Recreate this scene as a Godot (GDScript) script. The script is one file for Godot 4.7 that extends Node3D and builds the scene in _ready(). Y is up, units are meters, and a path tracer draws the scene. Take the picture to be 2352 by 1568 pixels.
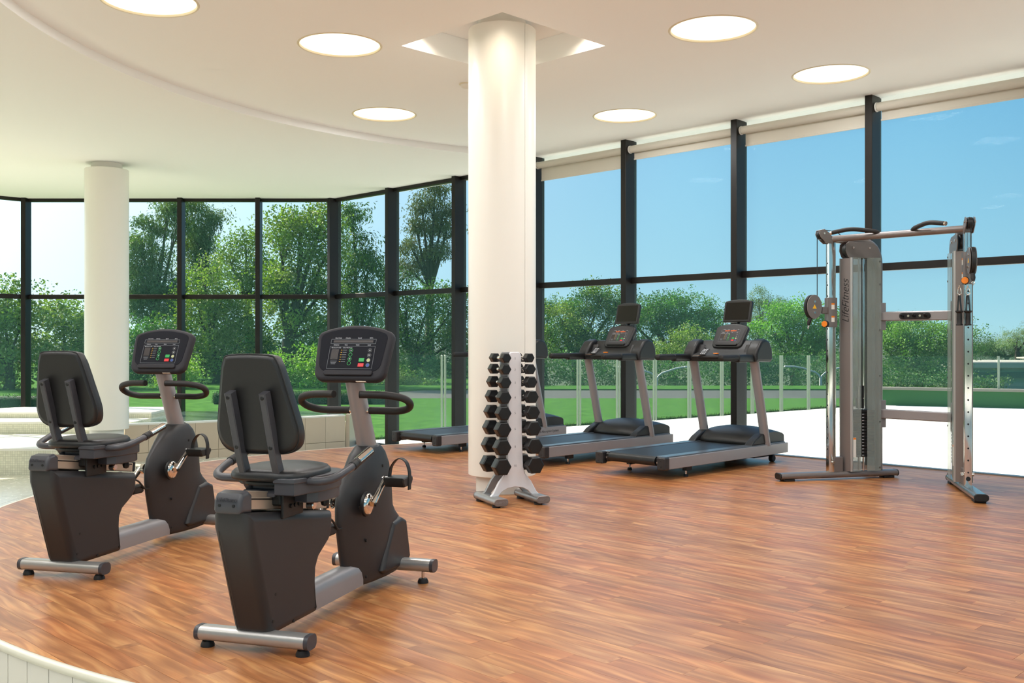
extends Node3D
# Fitness room on a round wooden platform inside a faceted glass pavilion.
# World: x right, y up (0 = top of the wooden platform), depth D away from the camera = -z.

const LOW := -0.42          # level of the lower stone floor and of the terrace
const CEIL := 3.589         # ceiling over the platform
const CEIL_FAR := 3.516     # lower ceiling ring towards the windows
const S2 := 0.70710678

var rng := RandomNumberGenerator.new()
var M := {}
var used := {}

# ------------------------------------------------------------------ geometry
class G:
	var v := PackedVector3Array()
	var n := PackedVector3Array()
	var uv := PackedVector2Array()
	var ix := PackedInt32Array()

	func tri(a: Vector3, b: Vector3, c: Vector3, na: Vector3, nb: Vector3, nc: Vector3, ua := Vector2.ZERO, ub := Vector2.ZERO, uc := Vector2.ZERO) -> void:
		var k := v.size()
		v.append(a); n.append(na); uv.append(ua)
		if (b - a).cross(c - a).dot(na + nb + nc) > 0.0:
			v.append(c); v.append(b); n.append(nc); n.append(nb); uv.append(uc); uv.append(ub)
		else:
			v.append(b); v.append(c); n.append(nb); n.append(nc); uv.append(ub); uv.append(uc)
		ix.append(k); ix.append(k + 1); ix.append(k + 2)

	func quad(a: Vector3, b: Vector3, c: Vector3, d: Vector3, nn: Vector3) -> void:
		tri(a, b, c, nn, nn, nn, Vector2(0, 0), Vector2(1, 0), Vector2(1, 1))
		tri(a, c, d, nn, nn, nn, Vector2(0, 0), Vector2(1, 1), Vector2(0, 1))

	func quads(a: Vector3, b: Vector3, c: Vector3, d: Vector3, na: Vector3, nb: Vector3, nc: Vector3, nd: Vector3) -> void:
		tri(a, b, c, na, nb, nc); tri(a, c, d, na, nc, nd)

	func box(c: Vector3, s: Vector3, bs := Basis.IDENTITY, bev := 0.0) -> G:
		if bev > 0.0:
			var b: float = minf(bev, minf(s.x, minf(s.y, s.z)) * 0.45)
			return prism(G.rrect(s.x, s.y, b, 1), -s.z / 2, s.z / 2, Transform3D(bs, c), b, 1)
		var h := s / 2
		for ax in 3:
			for sg in [-1.0, 1.0]:
				var nn := Vector3.ZERO
				nn[ax] = sg
				var i := (ax + 1) % 3
				var j := (ax + 2) % 3
				var p: Array[Vector3] = []
				for q in [[-1, -1], [1, -1], [1, 1], [-1, 1]]:
					var w := Vector3.ZERO
					w[ax] = sg * h[ax]; w[i] = q[0] * h[i]; w[j] = q[1] * h[j]
					p.append(c + bs * w)
				quad(p[0], p[1], p[2], p[3], bs * nn)
		return self

	static func rrect(w: float, h: float, r: float, k := 3) -> PackedVector2Array:
		var o := PackedVector2Array()
		var cs := [Vector2(w / 2 - r, h / 2 - r), Vector2(-w / 2 + r, h / 2 - r), Vector2(-w / 2 + r, -h / 2 + r), Vector2(w / 2 - r, -h / 2 + r)]
		for q in 4:
			for i in k + 1:
				var a := PI / 2 * (q + float(i) / k)
				var c: Vector2 = cs[q]
				o.append(c + Vector2(cos(a), sin(a)) * r)
		return o

	static func ngon(r: float, k: int, a0 := 0.0, ry := 0.0) -> PackedVector2Array:
		var o := PackedVector2Array()
		for i in k:
			var a := a0 + TAU * i / k
			o.append(Vector2(cos(a) * r, sin(a) * (ry if ry > 0.0 else r)))
		return o

	# extrude a polygon (local XY) from z0 to z1, rims bevelled by bev
	func prism(poly: PackedVector2Array, z0: float, z1: float, xf := Transform3D.IDENTITY, bev := 0.0, steps := 1) -> G:
		var P := poly.duplicate()
		if Geometry2D.is_polygon_clockwise(P):
			P.reverse()
		var m := P.size()
		var en: Array[Vector2] = []
		for i in m:
			var e := P[(i + 1) % m] - P[i]
			en.append(Vector2(e.y, -e.x).normalized())
		var mit: Array[Vector2] = []
		for i in m:
			var a: Vector2 = en[(i + m - 1) % m]
			var b: Vector2 = en[i]
			mit.append((a + b) / maxf(0.35, 1.0 + a.dot(b)))
		var prof: Array = []   # inset, z, tilt angle
		if bev > 0.0:
			for k in steps + 1:
				var a := PI / 2 * (1.0 - float(k) / steps)
				prof.append([bev * (1.0 - cos(a)), z0 + bev * (1.0 - sin(a)), -a])
			for k in steps + 1:
				var a := PI / 2 * float(k) / steps
				prof.append([bev * (1.0 - cos(a)), z1 - bev * (1.0 - sin(a)), a])
		else:
			prof = [[0.0, z0, 0.0], [0.0, z1, 0.0]]
		for k in prof.size() - 1:
			var A: Array = prof[k]
			var B: Array = prof[k + 1]
			var ta: float = A[2]
			var tb: float = B[2]
			if steps == 1 and bev > 0.0 and k != 1:
				ta = (A[2] + B[2]) / 2.0; tb = ta
			elif steps == 1 and bev > 0.0:
				ta = 0.0; tb = 0.0
			for i in m:
				var j := (i + 1) % m
				var n0: Vector2 = en[i]
				var n1: Vector2 = en[i]
				if en[(i + m - 1) % m].dot(en[i]) > 0.75: n0 = (en[(i + m - 1) % m] + en[i]).normalized()
				if en[j].dot(en[i]) > 0.75: n1 = (en[j] + en[i]).normalized()
				var p00 = P[i] - mit[i] * A[0]
				var p10 = P[j] - mit[j] * A[0]
				var p01 = P[i] - mit[i] * B[0]
				var p11 = P[j] - mit[j] * B[0]
				quads(xf * Vector3(p00.x, p00.y, A[1]), xf * Vector3(p10.x, p10.y, A[1]), xf * Vector3(p11.x, p11.y, B[1]), xf * Vector3(p01.x, p01.y, B[1]),
					xf.basis * Vector3(n0.x * cos(ta), n0.y * cos(ta), sin(ta)), xf.basis * Vector3(n1.x * cos(ta), n1.y * cos(ta), sin(ta)),
					xf.basis * Vector3(n1.x * cos(tb), n1.y * cos(tb), sin(tb)), xf.basis * Vector3(n0.x * cos(tb), n0.y * cos(tb), sin(tb)))
		for e in 2:
			var q := PackedVector2Array()
			for i in m: q.append(P[i] - mit[i] * (bev if bev > 0.0 else 0.0))
			var z := z0 if e == 0 else z1
			var t := Geometry2D.triangulate_polygon(P)
			var nn := xf.basis * Vector3(0, 0, -1 if e == 0 else 1)
			for k in range(0, t.size(), 3):
				tri(xf * Vector3(q[t[k]].x, q[t[k]].y, z), xf * Vector3(q[t[k + 1]].x, q[t[k + 1]].y, z), xf * Vector3(q[t[k + 2]].x, q[t[k + 2]].y, z), nn, nn, nn, q[t[k]], q[t[k + 1]], q[t[k + 2]])
		return self

	# rings of equal point count, smooth skin
	func loft(rings: Array, caps := true, closed := true) -> G:
		var R := rings.size()
		var C: int = rings[0].size()
		var nr: Array = []
		for i in R:
			var z := PackedVector3Array()
			z.resize(C)
			nr.append(z)
		var sgn := 0.0
		var lim := C if closed else C - 1
		for i in R - 1:
			var cen := Vector3.ZERO
			for j in C: cen += rings[i][j] + rings[i + 1][j]
			cen /= 2.0 * C
			for j in lim:
				var k := (j + 1) % C
				var g: Vector3 = (rings[i][k] - rings[i][j]).cross(rings[i + 1][j] - rings[i][j]) + (rings[i + 1][j] - rings[i + 1][k]).cross(rings[i][k] - rings[i + 1][k])
				sgn += g.dot((rings[i][j] + rings[i + 1][k]) / 2.0 - cen)
				for q in [[i, j], [i, k], [i + 1, j], [i + 1, k]]:
					nr[q[0]][q[1]] += g
		sgn = 1.0 if sgn >= 0.0 else -1.0
		for i in R:
			for j in C: nr[i][j] = (nr[i][j] * sgn).normalized()
		for i in R - 1:
			for j in lim:
				var k := (j + 1) % C
				quads(rings[i][j], rings[i][k], rings[i + 1][k], rings[i + 1][j], nr[i][j], nr[i][k], nr[i + 1][k], nr[i + 1][j])
		if caps:
			for e in [0, R - 1]:
				var c := Vector3.ZERO
				for p in rings[e]: c += p
				c /= C
				var o := Vector3.ZERO
				var other: int = 1 if e == 0 else R - 2
				for p in rings[other]: o += p
				o /= C
				var nn := Vector3.ZERO
				for j in C: nn += (rings[e][j] - c).cross(rings[e][(j + 1) % C] - c)
				nn = nn.normalized()
				if nn.dot(c - o) < 0.0: nn = -nn
				for j in C: tri(c, rings[e][j], rings[e][(j + 1) % C], nn, nn, nn)
		return self

	func tube(pts: Array, r, seg := 10, caps := true, squash := 1.0, up := Vector3.UP) -> G:
		var rings: Array = []
		var m := pts.size()
		var fx := Vector3.ZERO
		for i in m:
			var t: Vector3 = (pts[mini(i + 1, m - 1)] - pts[maxi(i - 1, 0)]).normalized()
			if i == 0:
				fx = up.cross(t)
				if fx.length() < 0.05: fx = Vector3.RIGHT.cross(t)
			fx = (fx - t * fx.dot(t)).normalized()
			var fy := t.cross(fx)
			var rr: float = r[i] if r is Array else r
			var ring := PackedVector3Array()
			for j in seg:
				var a := TAU * j / seg
				ring.append(pts[i] + fx * cos(a) * rr + fy * sin(a) * rr * squash)
			rings.append(ring)
		return loft(rings, caps)

	# profile of (radius, height) turned round local y
	func lathe(pr: Array, seg := 20, xf := Transform3D.IDENTITY) -> G:
		for k in pr.size() - 1:
			var a: Vector2 = pr[k]
			var b: Vector2 = pr[k + 1]
			var e := (b - a).normalized()
			var na := Vector2(e.y, -e.x)
			var nb := na
			if k > 0:
				var f: Vector2 = (a - pr[k - 1]).normalized()
				if f.dot(e) > 0.72: na = (na + Vector2(f.y, -f.x)).normalized()
			if k < pr.size() - 2:
				var f: Vector2 = (pr[k + 2] - b).normalized()
				if f.dot(e) > 0.72: nb = (nb + Vector2(f.y, -f.x)).normalized()
			for j in seg:
				var t0 := TAU * j / seg
				var t1 := TAU * (j + 1) / seg
				var d0 := Vector3(cos(t0), 0, sin(t0))
				var d1 := Vector3(cos(t1), 0, sin(t1))
				quads(xf * (d0 * a.x + Vector3(0, a.y, 0)), xf * (d1 * a.x + Vector3(0, a.y, 0)), xf * (d1 * b.x + Vector3(0, b.y, 0)), xf * (d0 * b.x + Vector3(0, b.y, 0)),
					xf.basis * (d0 * na.x + Vector3(0, na.y, 0)), xf.basis * (d1 * na.x + Vector3(0, na.y, 0)), xf.basis * (d1 * nb.x + Vector3(0, nb.y, 0)), xf.basis * (d0 * nb.x + Vector3(0, nb.y, 0)))
		return self

	func cyl(a: Vector3, b: Vector3, r: float, seg := 16, bev := 0.0) -> G:
		var t := (b - a).normalized()
		var x := t.cross(Vector3.UP)
		if x.length() < 0.05: x = t.cross(Vector3.RIGHT)
		x = x.normalized()
		var bs := Basis(x, t, x.cross(t))
		var L := (b - a).length()
		var pr: Array = [Vector2(0, 0), Vector2(r, 0), Vector2(r, L), Vector2(0, L)]
		if bev > 0.0: pr = [Vector2(0, 0), Vector2(r - bev, 0), Vector2(r, bev), Vector2(r, L - bev), Vector2(r - bev, L), Vector2(0, L)]
		return lathe(pr, seg, Transform3D(bs, a))

	func mesh() -> ArrayMesh:
		var a := []
		a.resize(Mesh.ARRAY_MAX)
		a[Mesh.ARRAY_VERTEX] = v; a[Mesh.ARRAY_NORMAL] = n; a[Mesh.ARRAY_TEX_UV] = uv; a[Mesh.ARRAY_INDEX] = ix
		var o := ArrayMesh.new()
		o.add_surface_from_arrays(Mesh.PRIMITIVE_TRIANGLES, a)
		return o

# ------------------------------------------------------------------ helpers
func W(x: float, d: float, y := 0.0) -> Vector3: return Vector3(x, y, -d)

func numbered(called: String) -> String:
	var k: int = used.get(called, 0)
	used[called] = k + 1
	return called if k == 0 else "%s_%03d" % [called, k]

func tag(o: Node, label: String, category: String, group := "") -> void:
	o.set_meta("label", label); o.set_meta("category", category)
	if group != "": o.set_meta("group", group)

func thing(called: String, label: String, category: String, at := Vector3.ZERO, turn := 0.0, group := "") -> Node3D:
	var o := Node3D.new()
	o.name = numbered(called)
	add_child(o)
	o.position = at; o.rotation.y = turn
	tag(o, label, category, group)
	return o

func struct(called: String) -> Node3D:
	var o := Node3D.new()
	o.name = called
	add_child(o)
	o.set_meta("kind", "structure")
	return o

func part(parent: Node, called: String, g, mat: Material, label := "") -> MeshInstance3D:
	var o := MeshInstance3D.new()
	o.name = called
	o.mesh = g.mesh() if g is G else g
	o.material_override = mat
	if parent == self: o.name = numbered(called)
	parent.add_child(o, true)
	if label != "": o.set_meta("label", label)
	return o

func mat(c: Color, rough := 0.6, metal := 0.0, spec := 0.5) -> StandardMaterial3D:
	var m := StandardMaterial3D.new()
	m.albedo_color = c; m.roughness = rough; m.metallic = metal; m.metallic_specular = spec
	return m

func glow(c: Color, e: float) -> StandardMaterial3D:
	var m := mat(c, 0.5)
	m.emission_enabled = true; m.emission = c; m.emission_energy_multiplier = e
	return m

func text(parent: Node, called: String, s: String, size: float, xf: Transform3D, m: Material, italic := 0.0, font := "Droid Sans", deep := 0.001) -> MeshInstance3D:
	var t := TextMesh.new()
	var f := SystemFont.new()
	f.font_names = PackedStringArray([font])
	t.font = f; t.text = s; t.font_size = 32; t.pixel_size = size / 32.0; t.depth = deep
	t.curve_step = 4.0
	var o := MeshInstance3D.new()
	o.name = called; o.mesh = t; o.material_override = m
	parent.add_child(o, true)
	var b := Basis(Vector3(1, 0, 0), Vector3(italic, 1, 0), Vector3(0, 0, 1))
	o.transform = xf * Transform3D(b, Vector3.ZERO)
	return o

func noise_tex(freq: float, ramp: Array, seed_: int, size := 512, octaves := 4, as_normal := false, bump := 4.0) -> NoiseTexture2D:
	var nz := FastNoiseLite.new()
	nz.seed = seed_; nz.frequency = freq; nz.fractal_octaves = octaves
	var t := NoiseTexture2D.new()
	t.width = size; t.height = size; t.seamless = true; t.noise = nz
	if as_normal:
		t.as_normal_map = true; t.bump_strength = bump
	if ramp.size() > 0:
		var g := Gradient.new()
		var off := PackedFloat32Array()
		var cols := PackedColorArray()
		for r in ramp:
			off.append(r[0]); cols.append(r[1])
		g.offsets = off; g.colors = cols
		t.color_ramp = g
	return t

func rot(x := 0.0, y := 0.0, z := 0.0) -> Basis:
	return Basis.from_euler(Vector3(deg_to_rad(x), deg_to_rad(y), deg_to_rad(z)))

# ------------------------------------------------------------------ main
func _ready() -> void:
	rng.seed = 20240611
	setup_view()
	make_materials()
	build_shell()
	build_platform()
	build_lower_floor()
	build_pools()
	build_facade()
	build_ceiling()
	build_columns()
	build_outside()
	build_trees()
	build_bikes()
	build_treadmills()
	build_rack()
	build_cable_machine()

func setup_view() -> void:
	var cam := Camera3D.new()
	cam.name = "camera"
	add_child(cam)
	cam.position = Vector3(0, 1.2, 0)
	cam.fov = rad_to_deg(2.0 * atan(784.0 / 2287.0))
	cam.near = 0.05; cam.far = 900.0
	cam.current = true
	var sun := DirectionalLight3D.new()
	sun.name = "sun"
	add_child(sun)
	var el := deg_to_rad(38.0)
	var travel := Vector3(0.83 * cos(el), -sin(el), 0.56 * cos(el)).normalized()
	sun.look_at_from_position(Vector3.ZERO, travel, Vector3.UP)
	sun.light_color = Color(1.0, 0.95, 0.86)
	sun.light_energy = 4.0
	sun.light_angular_distance = 0.6
	sun.shadow_enabled = true
	var env := Environment.new()
	env.background_mode = Environment.BG_SKY
	env.tonemap_mode = Environment.TONE_MAPPER_LINEAR
	env.tonemap_exposure = 1.0
	env.sdfgi_enabled = true; env.ssao_enabled = true; env.ssil_enabled = true
	var sky := Sky.new()
	var pm := PanoramaSkyMaterial.new()
	pm.panorama = ImageTexture.create_from_image(sky_image(-travel))
	sky.sky_material = pm
	env.sky = sky
	var we := WorldEnvironment.new()
	we.name = "world_environment"
	we.environment = env
	add_child(we)

func sky_image(to_sun: Vector3) -> Image:
	var w := 512
	var h := 256
	var im := Image.create(w, h, false, Image.FORMAT_RGBF)
	for y in h:
		var elv := PI * (0.5 - (y + 0.5) / h)
		for x in w:
			var az := (x + 0.5) / w * TAU
			var d := Vector3(sin(az) * cos(elv), sin(elv), -cos(az) * cos(elv))
			var t := clampf(sin(maxf(elv, 0.0)), 0.0, 1.0)
			var c := Color(0.47, 0.81, 0.87).lerp(Color(0.065, 0.39, 0.77), clampf(pow(t, 0.55) * 1.65, 0.0, 1.0))
			c = c.lerp(Color(0.06, 0.24, 0.62), clampf((t - 0.3) / 0.7, 0.0, 1.0))
			if elv < 0.0: c = c.lerp(Color(0.22, 0.27, 0.18), clampf(-elv * 6.0, 0.0, 1.0))
			var ang := rad_to_deg(acos(clampf(d.dot(to_sun), -1.0, 1.0)))
			var gl := 4.2 * exp(-pow(ang / 33.0, 2.0))
			if elv < 0.0: gl *= clampf(1.0 + elv * 6.0, 0.0, 1.0)
			im.set_pixel(x, y, Color(c.r + gl, c.g + gl * 0.99, c.b + gl * 0.95))
	return im

func wood_image(seed_: int) -> Image:
	var w := 1024
	var h := 512
	var n1 := FastNoiseLite.new(); n1.seed = seed_; n1.frequency = 1.0; n1.fractal_octaves = 3
	var n2 := FastNoiseLite.new(); n2.seed = seed_ + 7; n2.frequency = 1.0; n2.fractal_octaves = 4
	var n3 := FastNoiseLite.new(); n3.seed = seed_ + 13; n3.frequency = 1.0; n3.fractal_octaves = 2
	var im := Image.create(w, h, false, Image.FORMAT_RGB8)
	var dark := Color(0.610, 0.393, 0.240)
	var mid := Color(0.700, 0.475, 0.296)
	var lite := Color(0.805, 0.605, 0.398)
	for y in h:
		for x in w:
			var u := x / 1024.0      # 2.4 m along the grain
			var v := y / 512.0       # 0.6 m across
			var warp := n3.get_noise_2d(u * 3.0, v * 2.5) * 0.07
			var fig := n1.get_noise_2d(u * 3.2 + 3.0, (v + warp) * 13.0)
			var fine := n2.get_noise_2d(u * 7.0, (v + warp * 0.4) * 95.0)
			var blot := n3.get_noise_2d(u * 6.0 + 40.0, (v + warp) * 9.0)
			var k := clampf(0.5 + fig * 0.60 + fine * 0.17 + blot * 0.55, 0.0, 1.0)
			var c := dark.lerp(mid, k * 2.0) if k < 0.5 else mid.lerp(lite, (k - 0.5) * 2.0)
			var red := clampf(blot * 1.4, 0.0, 1.0) * 0.35
			c = c.lerp(Color(c.r * 1.02, c.g * 0.84, c.b * 0.74), red)
			im.set_pixel(x, y, c)
	return im

func mosaic_image() -> Image:
	var im := Image.create(256, 256, false, Image.FORMAT_RGB8)
	var r := RandomNumberGenerator.new()
	r.seed = 5
	im.fill(Color(0.74, 0.745, 0.66))
	for j in 8:
		for i in 8:
			var q := r.randf_range(-0.035, 0.035)
			im.fill_rect(Rect2i(i * 32 + 2, j * 32 + 2, 28, 28), Color(0.86 + q, 0.855 + q, 0.78 + q))
	return im

func make_materials() -> void:
	M.white = mat(Color(0.93, 0.92, 0.89), 0.75)
	M.ceiling = mat(Color(0.965, 0.962, 0.955), 0.9)
	M.wall = mat(Color(0.90, 0.88, 0.84), 0.8)
	M.column = mat(Color(0.94, 0.925, 0.89), 0.38)
	M.column.clearcoat_enabled = true; M.column.clearcoat = 0.15; M.column.clearcoat_roughness = 0.2
	M.frame = mat(Color(0.105, 0.088, 0.080), 0.42, 0.35)
	M.sill = mat(Color(0.46, 0.50, 0.52), 0.35, 0.5)
	M.glass = mat(Color(0.55, 0.80, 0.78, 0.05), 0.0, 0.0, 0.06)
	M.glass.transparency = BaseMaterial3D.TRANSPARENCY_ALPHA
	M.fence_glass = mat(Color(0.26, 0.44, 0.36, 0.10), 0.0, 0.0, 0.15)
	M.fence_glass.transparency = BaseMaterial3D.TRANSPARENCY_ALPHA
	M.fabric = mat(Color(0.87, 0.85, 0.80), 0.9)
	M.fabric.backlight_enabled = true; M.fabric.backlight = Color(0.35, 0.34, 0.31)
	M.lamp = glow(Color(1.0, 0.955, 0.84), 1.7)
	M.rim = mat(Color(0.90, 0.86, 0.76), 0.5)
	M.stone = mat(Color(0.85, 0.845, 0.79), 0.30)
	M.stone.roughness_texture = noise_tex(0.02, [[0.0, Color(0.6, 0.6, 0.6)], [1.0, Color(1, 1, 1)]], 3)
	M.stone.uv1_triplanar = true
	M.underlay = mat(Color(0.42, 0.27, 0.17), 0.8)
	M.grout = mat(Color(0.55, 0.54, 0.49), 0.85)
	M.beige = mat(Color(0.765, 0.70, 0.615), 0.45)
	M.beige2 = mat(Color(0.775, 0.712, 0.628), 0.45)
	M.beige_joint = mat(Color(0.71, 0.645, 0.56), 0.8)
	M.mosaic = mat(Color.WHITE, 0.35)
	M.mosaic.albedo_texture = ImageTexture.create_from_image(mosaic_image())
	M.mosaic.uv1_triplanar = true; M.mosaic.uv1_world_triplanar = true
	M.mosaic.uv1_scale = Vector3.ONE * 4.5
	M.pool_top = mat(Color(0.90, 0.895, 0.86), 0.4)
	M.water = mat(Color(0.55, 0.66, 0.62, 0.25), 0.03)
	M.water.transparency = BaseMaterial3D.TRANSPARENCY_ALPHA
	M.water.normal_enabled = true
	M.water.normal_texture = noise_tex(0.02, [], 12, 512, 3, true, 3.0)
	M.water.normal_scale = 0.5
	M.water.uv1_triplanar = true; M.water.uv1_world_triplanar = true
	M.water.uv1_scale = Vector3.ONE * 0.8
	M.riser = mat(Color(0.88, 0.85, 0.80), 0.5)
	M.nosing = mat(Color(0.95, 0.92, 0.85), 0.4)
	M.plastic = mat(Color(0.158, 0.150, 0.156), 0.48)
	M.plastic.normal_enabled = true
	M.plastic.normal_texture = noise_tex(0.25, [], 31, 256, 2, true, 1.2)
	M.plastic.normal_scale = 0.25
	M.plastic.uv1_triplanar = true; M.plastic.uv1_scale = Vector3.ONE * 6.0
	M.plastic2 = mat(Color(0.255, 0.25, 0.268), 0.40)
	M.black = mat(Color(0.070, 0.066, 0.066), 0.5)
	M.rubber = mat(Color(0.080, 0.070, 0.068), 0.6)
	M.foam = mat(Color(0.120, 0.102, 0.098), 0.60)
	M.vinyl = mat(Color(0.105, 0.095, 0.098), 0.42)
	M.vinyl.normal_enabled = true
	M.vinyl.normal_texture = noise_tex(0.12, [], 33, 256, 3, true, 2.0)
	M.vinyl.normal_scale = 0.3
	M.vinyl.uv1_triplanar = true; M.vinyl.uv1_scale = Vector3.ONE * 8.0
	M.silver = mat(Color(0.60, 0.585, 0.59), 0.42, 0.35)
	M.silver_bar = mat(Color(0.72, 0.71, 0.70), 0.34, 0.7)
	M.champagne = mat(Color(0.74, 0.67, 0.60), 0.34, 0.6)
	M.chrome = mat(Color(0.86, 0.84, 0.82), 0.08, 1.0)
	M.steel = mat(Color(0.60, 0.60, 0.59), 0.26, 0.85)
	M.grey_frame = mat(Color(0.50, 0.47, 0.46), 0.38, 0.5)
	M.console = mat(Color(0.200, 0.192, 0.208), 0.55, 0.0, 0.3)
	M.console_face = mat(Color(0.135, 0.135, 0.158), 0.6, 0.0, 0.2)
	M.screen = mat(Color(0.02, 0.02, 0.022), 0.12)
	M.led_off = mat(Color(0.16, 0.10, 0.08), 0.4)
	M.led_on = glow(Color(0.95, 0.42, 0.10), 0.7)
	M.print_white = mat(Color(0.80, 0.80, 0.82), 0.5)
	M.print_grey = mat(Color(0.45, 0.46, 0.48), 0.5)
	M.print_dark = mat(Color(0.08, 0.08, 0.085), 0.5)
	M.green_btn = mat(Color(0.10, 0.62, 0.28), 0.4)
	M.red_btn = mat(Color(0.86, 0.16, 0.18), 0.4)
	M.blue_btn = mat(Color(0.12, 0.26, 0.56), 0.4)
	M.cream_btn = mat(Color(0.72, 0.72, 0.52), 0.4)
	M.orange = mat(Color(0.93, 0.52, 0.10), 0.4)
	M.yellow = mat(Color(0.95, 0.72, 0.12), 0.5)
	M.tread = mat(Color(0.095, 0.090, 0.090), 0.45)
	M.tread2 = mat(Color(0.15, 0.145, 0.15), 0.42)
	M.belt = mat(Color(0.085, 0.092, 0.10), 0.42)
	M.deck_strip = mat(Color(0.36, 0.38, 0.40), 0.28, 0.3)
	M.plate_paint = mat(Color(0.89, 0.885, 0.90), 0.5, 0.05)
	M.hex_rubber = mat(Color(0.042, 0.036, 0.034), 0.36)
	M.foot_tube = mat(Color(0.58, 0.58, 0.58), 0.35, 0.5)
	M.frosted = mat(Color(0.62, 0.66, 0.64, 0.42), 0.3)
	M.frosted.transparency = BaseMaterial3D.TRANSPARENCY_ALPHA
	M.sticker = mat(Color(0.90, 0.89, 0.86), 0.5)
	M.terrace = mat(Color(0.86, 0.87, 0.83), 0.75)
	M.lawn = mat(Color.WHITE, 0.95, 0.0, 0.1)
	M.lawn.albedo_texture = noise_tex(0.012, [[0.0, Color(0.175, 0.315, 0.118)], [0.5, Color(0.230, 0.388, 0.148)], [1.0, Color(0.302, 0.460, 0.190)]], 41, 1024, 6)
	M.lawn.uv1_triplanar = true; M.lawn.uv1_world_triplanar = true
	M.lawn.uv1_scale = Vector3.ONE * 0.22
	M.soil = mat(Color(0.16, 0.20, 0.09), 0.95)
	M.road = mat(Color(0.211, 0.218, 0.211), 0.9)
	M.park = mat(Color(0.156, 0.234, 0.086), 0.95)
	M.green_wall = mat(Color(0.156, 0.359, 0.172), 0.8)
	M.coping = mat(Color(0.484, 0.468, 0.421), 0.85)
	M.fence_post = mat(Color(0.52, 0.57, 0.50), 0.4, 0.3)
	M.lamp_post = mat(Color(0.671, 0.686, 0.679), 0.5)
	M.far_wall = mat(Color(0.484, 0.562, 0.499), 0.85)
	M.far_dark = mat(Color(0.20, 0.29, 0.27), 0.6)
	M.far_roof = mat(Color(0.624, 0.616, 0.562), 0.8)
	M.bark = mat(Color(0.20, 0.165, 0.13), 0.95)
	M.bark_pale = mat(Color(0.36, 0.32, 0.28), 0.95)
	M.hedge = mat(Color(0.06, 0.15, 0.05), 0.9)
	M.wood = []
	var wi := ImageTexture.create_from_image(wood_image(3))
	for c in [Color(1, 1, 1), Color(0.94, 0.93, 0.92), Color(1.0, 0.95, 0.92), Color(0.90, 0.87, 0.84), Color(1.0, 0.985, 0.95), Color(0.95, 0.89, 0.85)]:
		var m := mat(c, 0.34)
		m.albedo_texture = wi
		M.wood.append(m)

# ------------------------------------------------------------------ room shell
const CA := Vector2(-7.87, 16.2)      # corners in (x, depth)
const CB := Vector2(-2.84, 16.2)
const CL := Vector2(-12.0, 12.07)

func flat_prism(poly: PackedVector2Array, y0: float, y1: float, g: G = null) -> G:
	# polygon given in (x, depth); extruded vertically
	if g == null: g = G.new()
	return g.prism(poly, y0, y1, Transform3D(Basis(Vector3(1, 0, 0), Vector3(0, 0, -1), Vector3(0, 1, 0)), Vector3.ZERO))

func wall_box(called: String, a: Vector2, b: Vector2, y0: float, y1: float, th: float, m: Material) -> void:
	var g := G.new()
	var c := (a + b) / 2
	var d := (b - a).normalized()
	g.box(W(c.x, c.y, (y0 + y1) / 2), Vector3((b - a).length(), y1 - y0, th), Basis(Vector3(d.x, 0, -d.y), Vector3.UP, Vector3(d.x, 0, -d.y).cross(Vector3.UP)))
	var o := part(self, called, g, m)
	o.set_meta("kind", "structure")

func build_shell() -> void:
	var r1 := CB + Vector2(1.07, -1.07) * 20.0
	wall_box("wall_back", Vector2(-12.2, r1.y - 0.05), Vector2(-10.0, r1.y - 0.05), -0.6, 3.8, 0.2, M.wall)
	wall_box("wall_left", Vector2(-12.0, r1.y), Vector2(-12.0, 6.0), -0.6, 3.8, 0.2, M.wall)

func room_polygon(grow: float) -> PackedVector2Array:
	var p := PackedVector2Array([CA, CB, CB + Vector2(1.07, -1.07) * 20.0, Vector2(-12.0, CB.y - 21.4), CL])
	if grow != 0.0:
		p = Geometry2D.offset_polygon(p, grow, Geometry2D.JOIN_MITER)[0]
	return p

const PC := Vector2(0.945, 7.57)
const PR := 4.657

func circle2(c: Vector2, r: float, k: int) -> PackedVector2Array:
	var o := PackedVector2Array()
	for i in k: o.append(c + Vector2(cos(TAU * i / k), sin(TAU * i / k)) * r)
	return o

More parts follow.
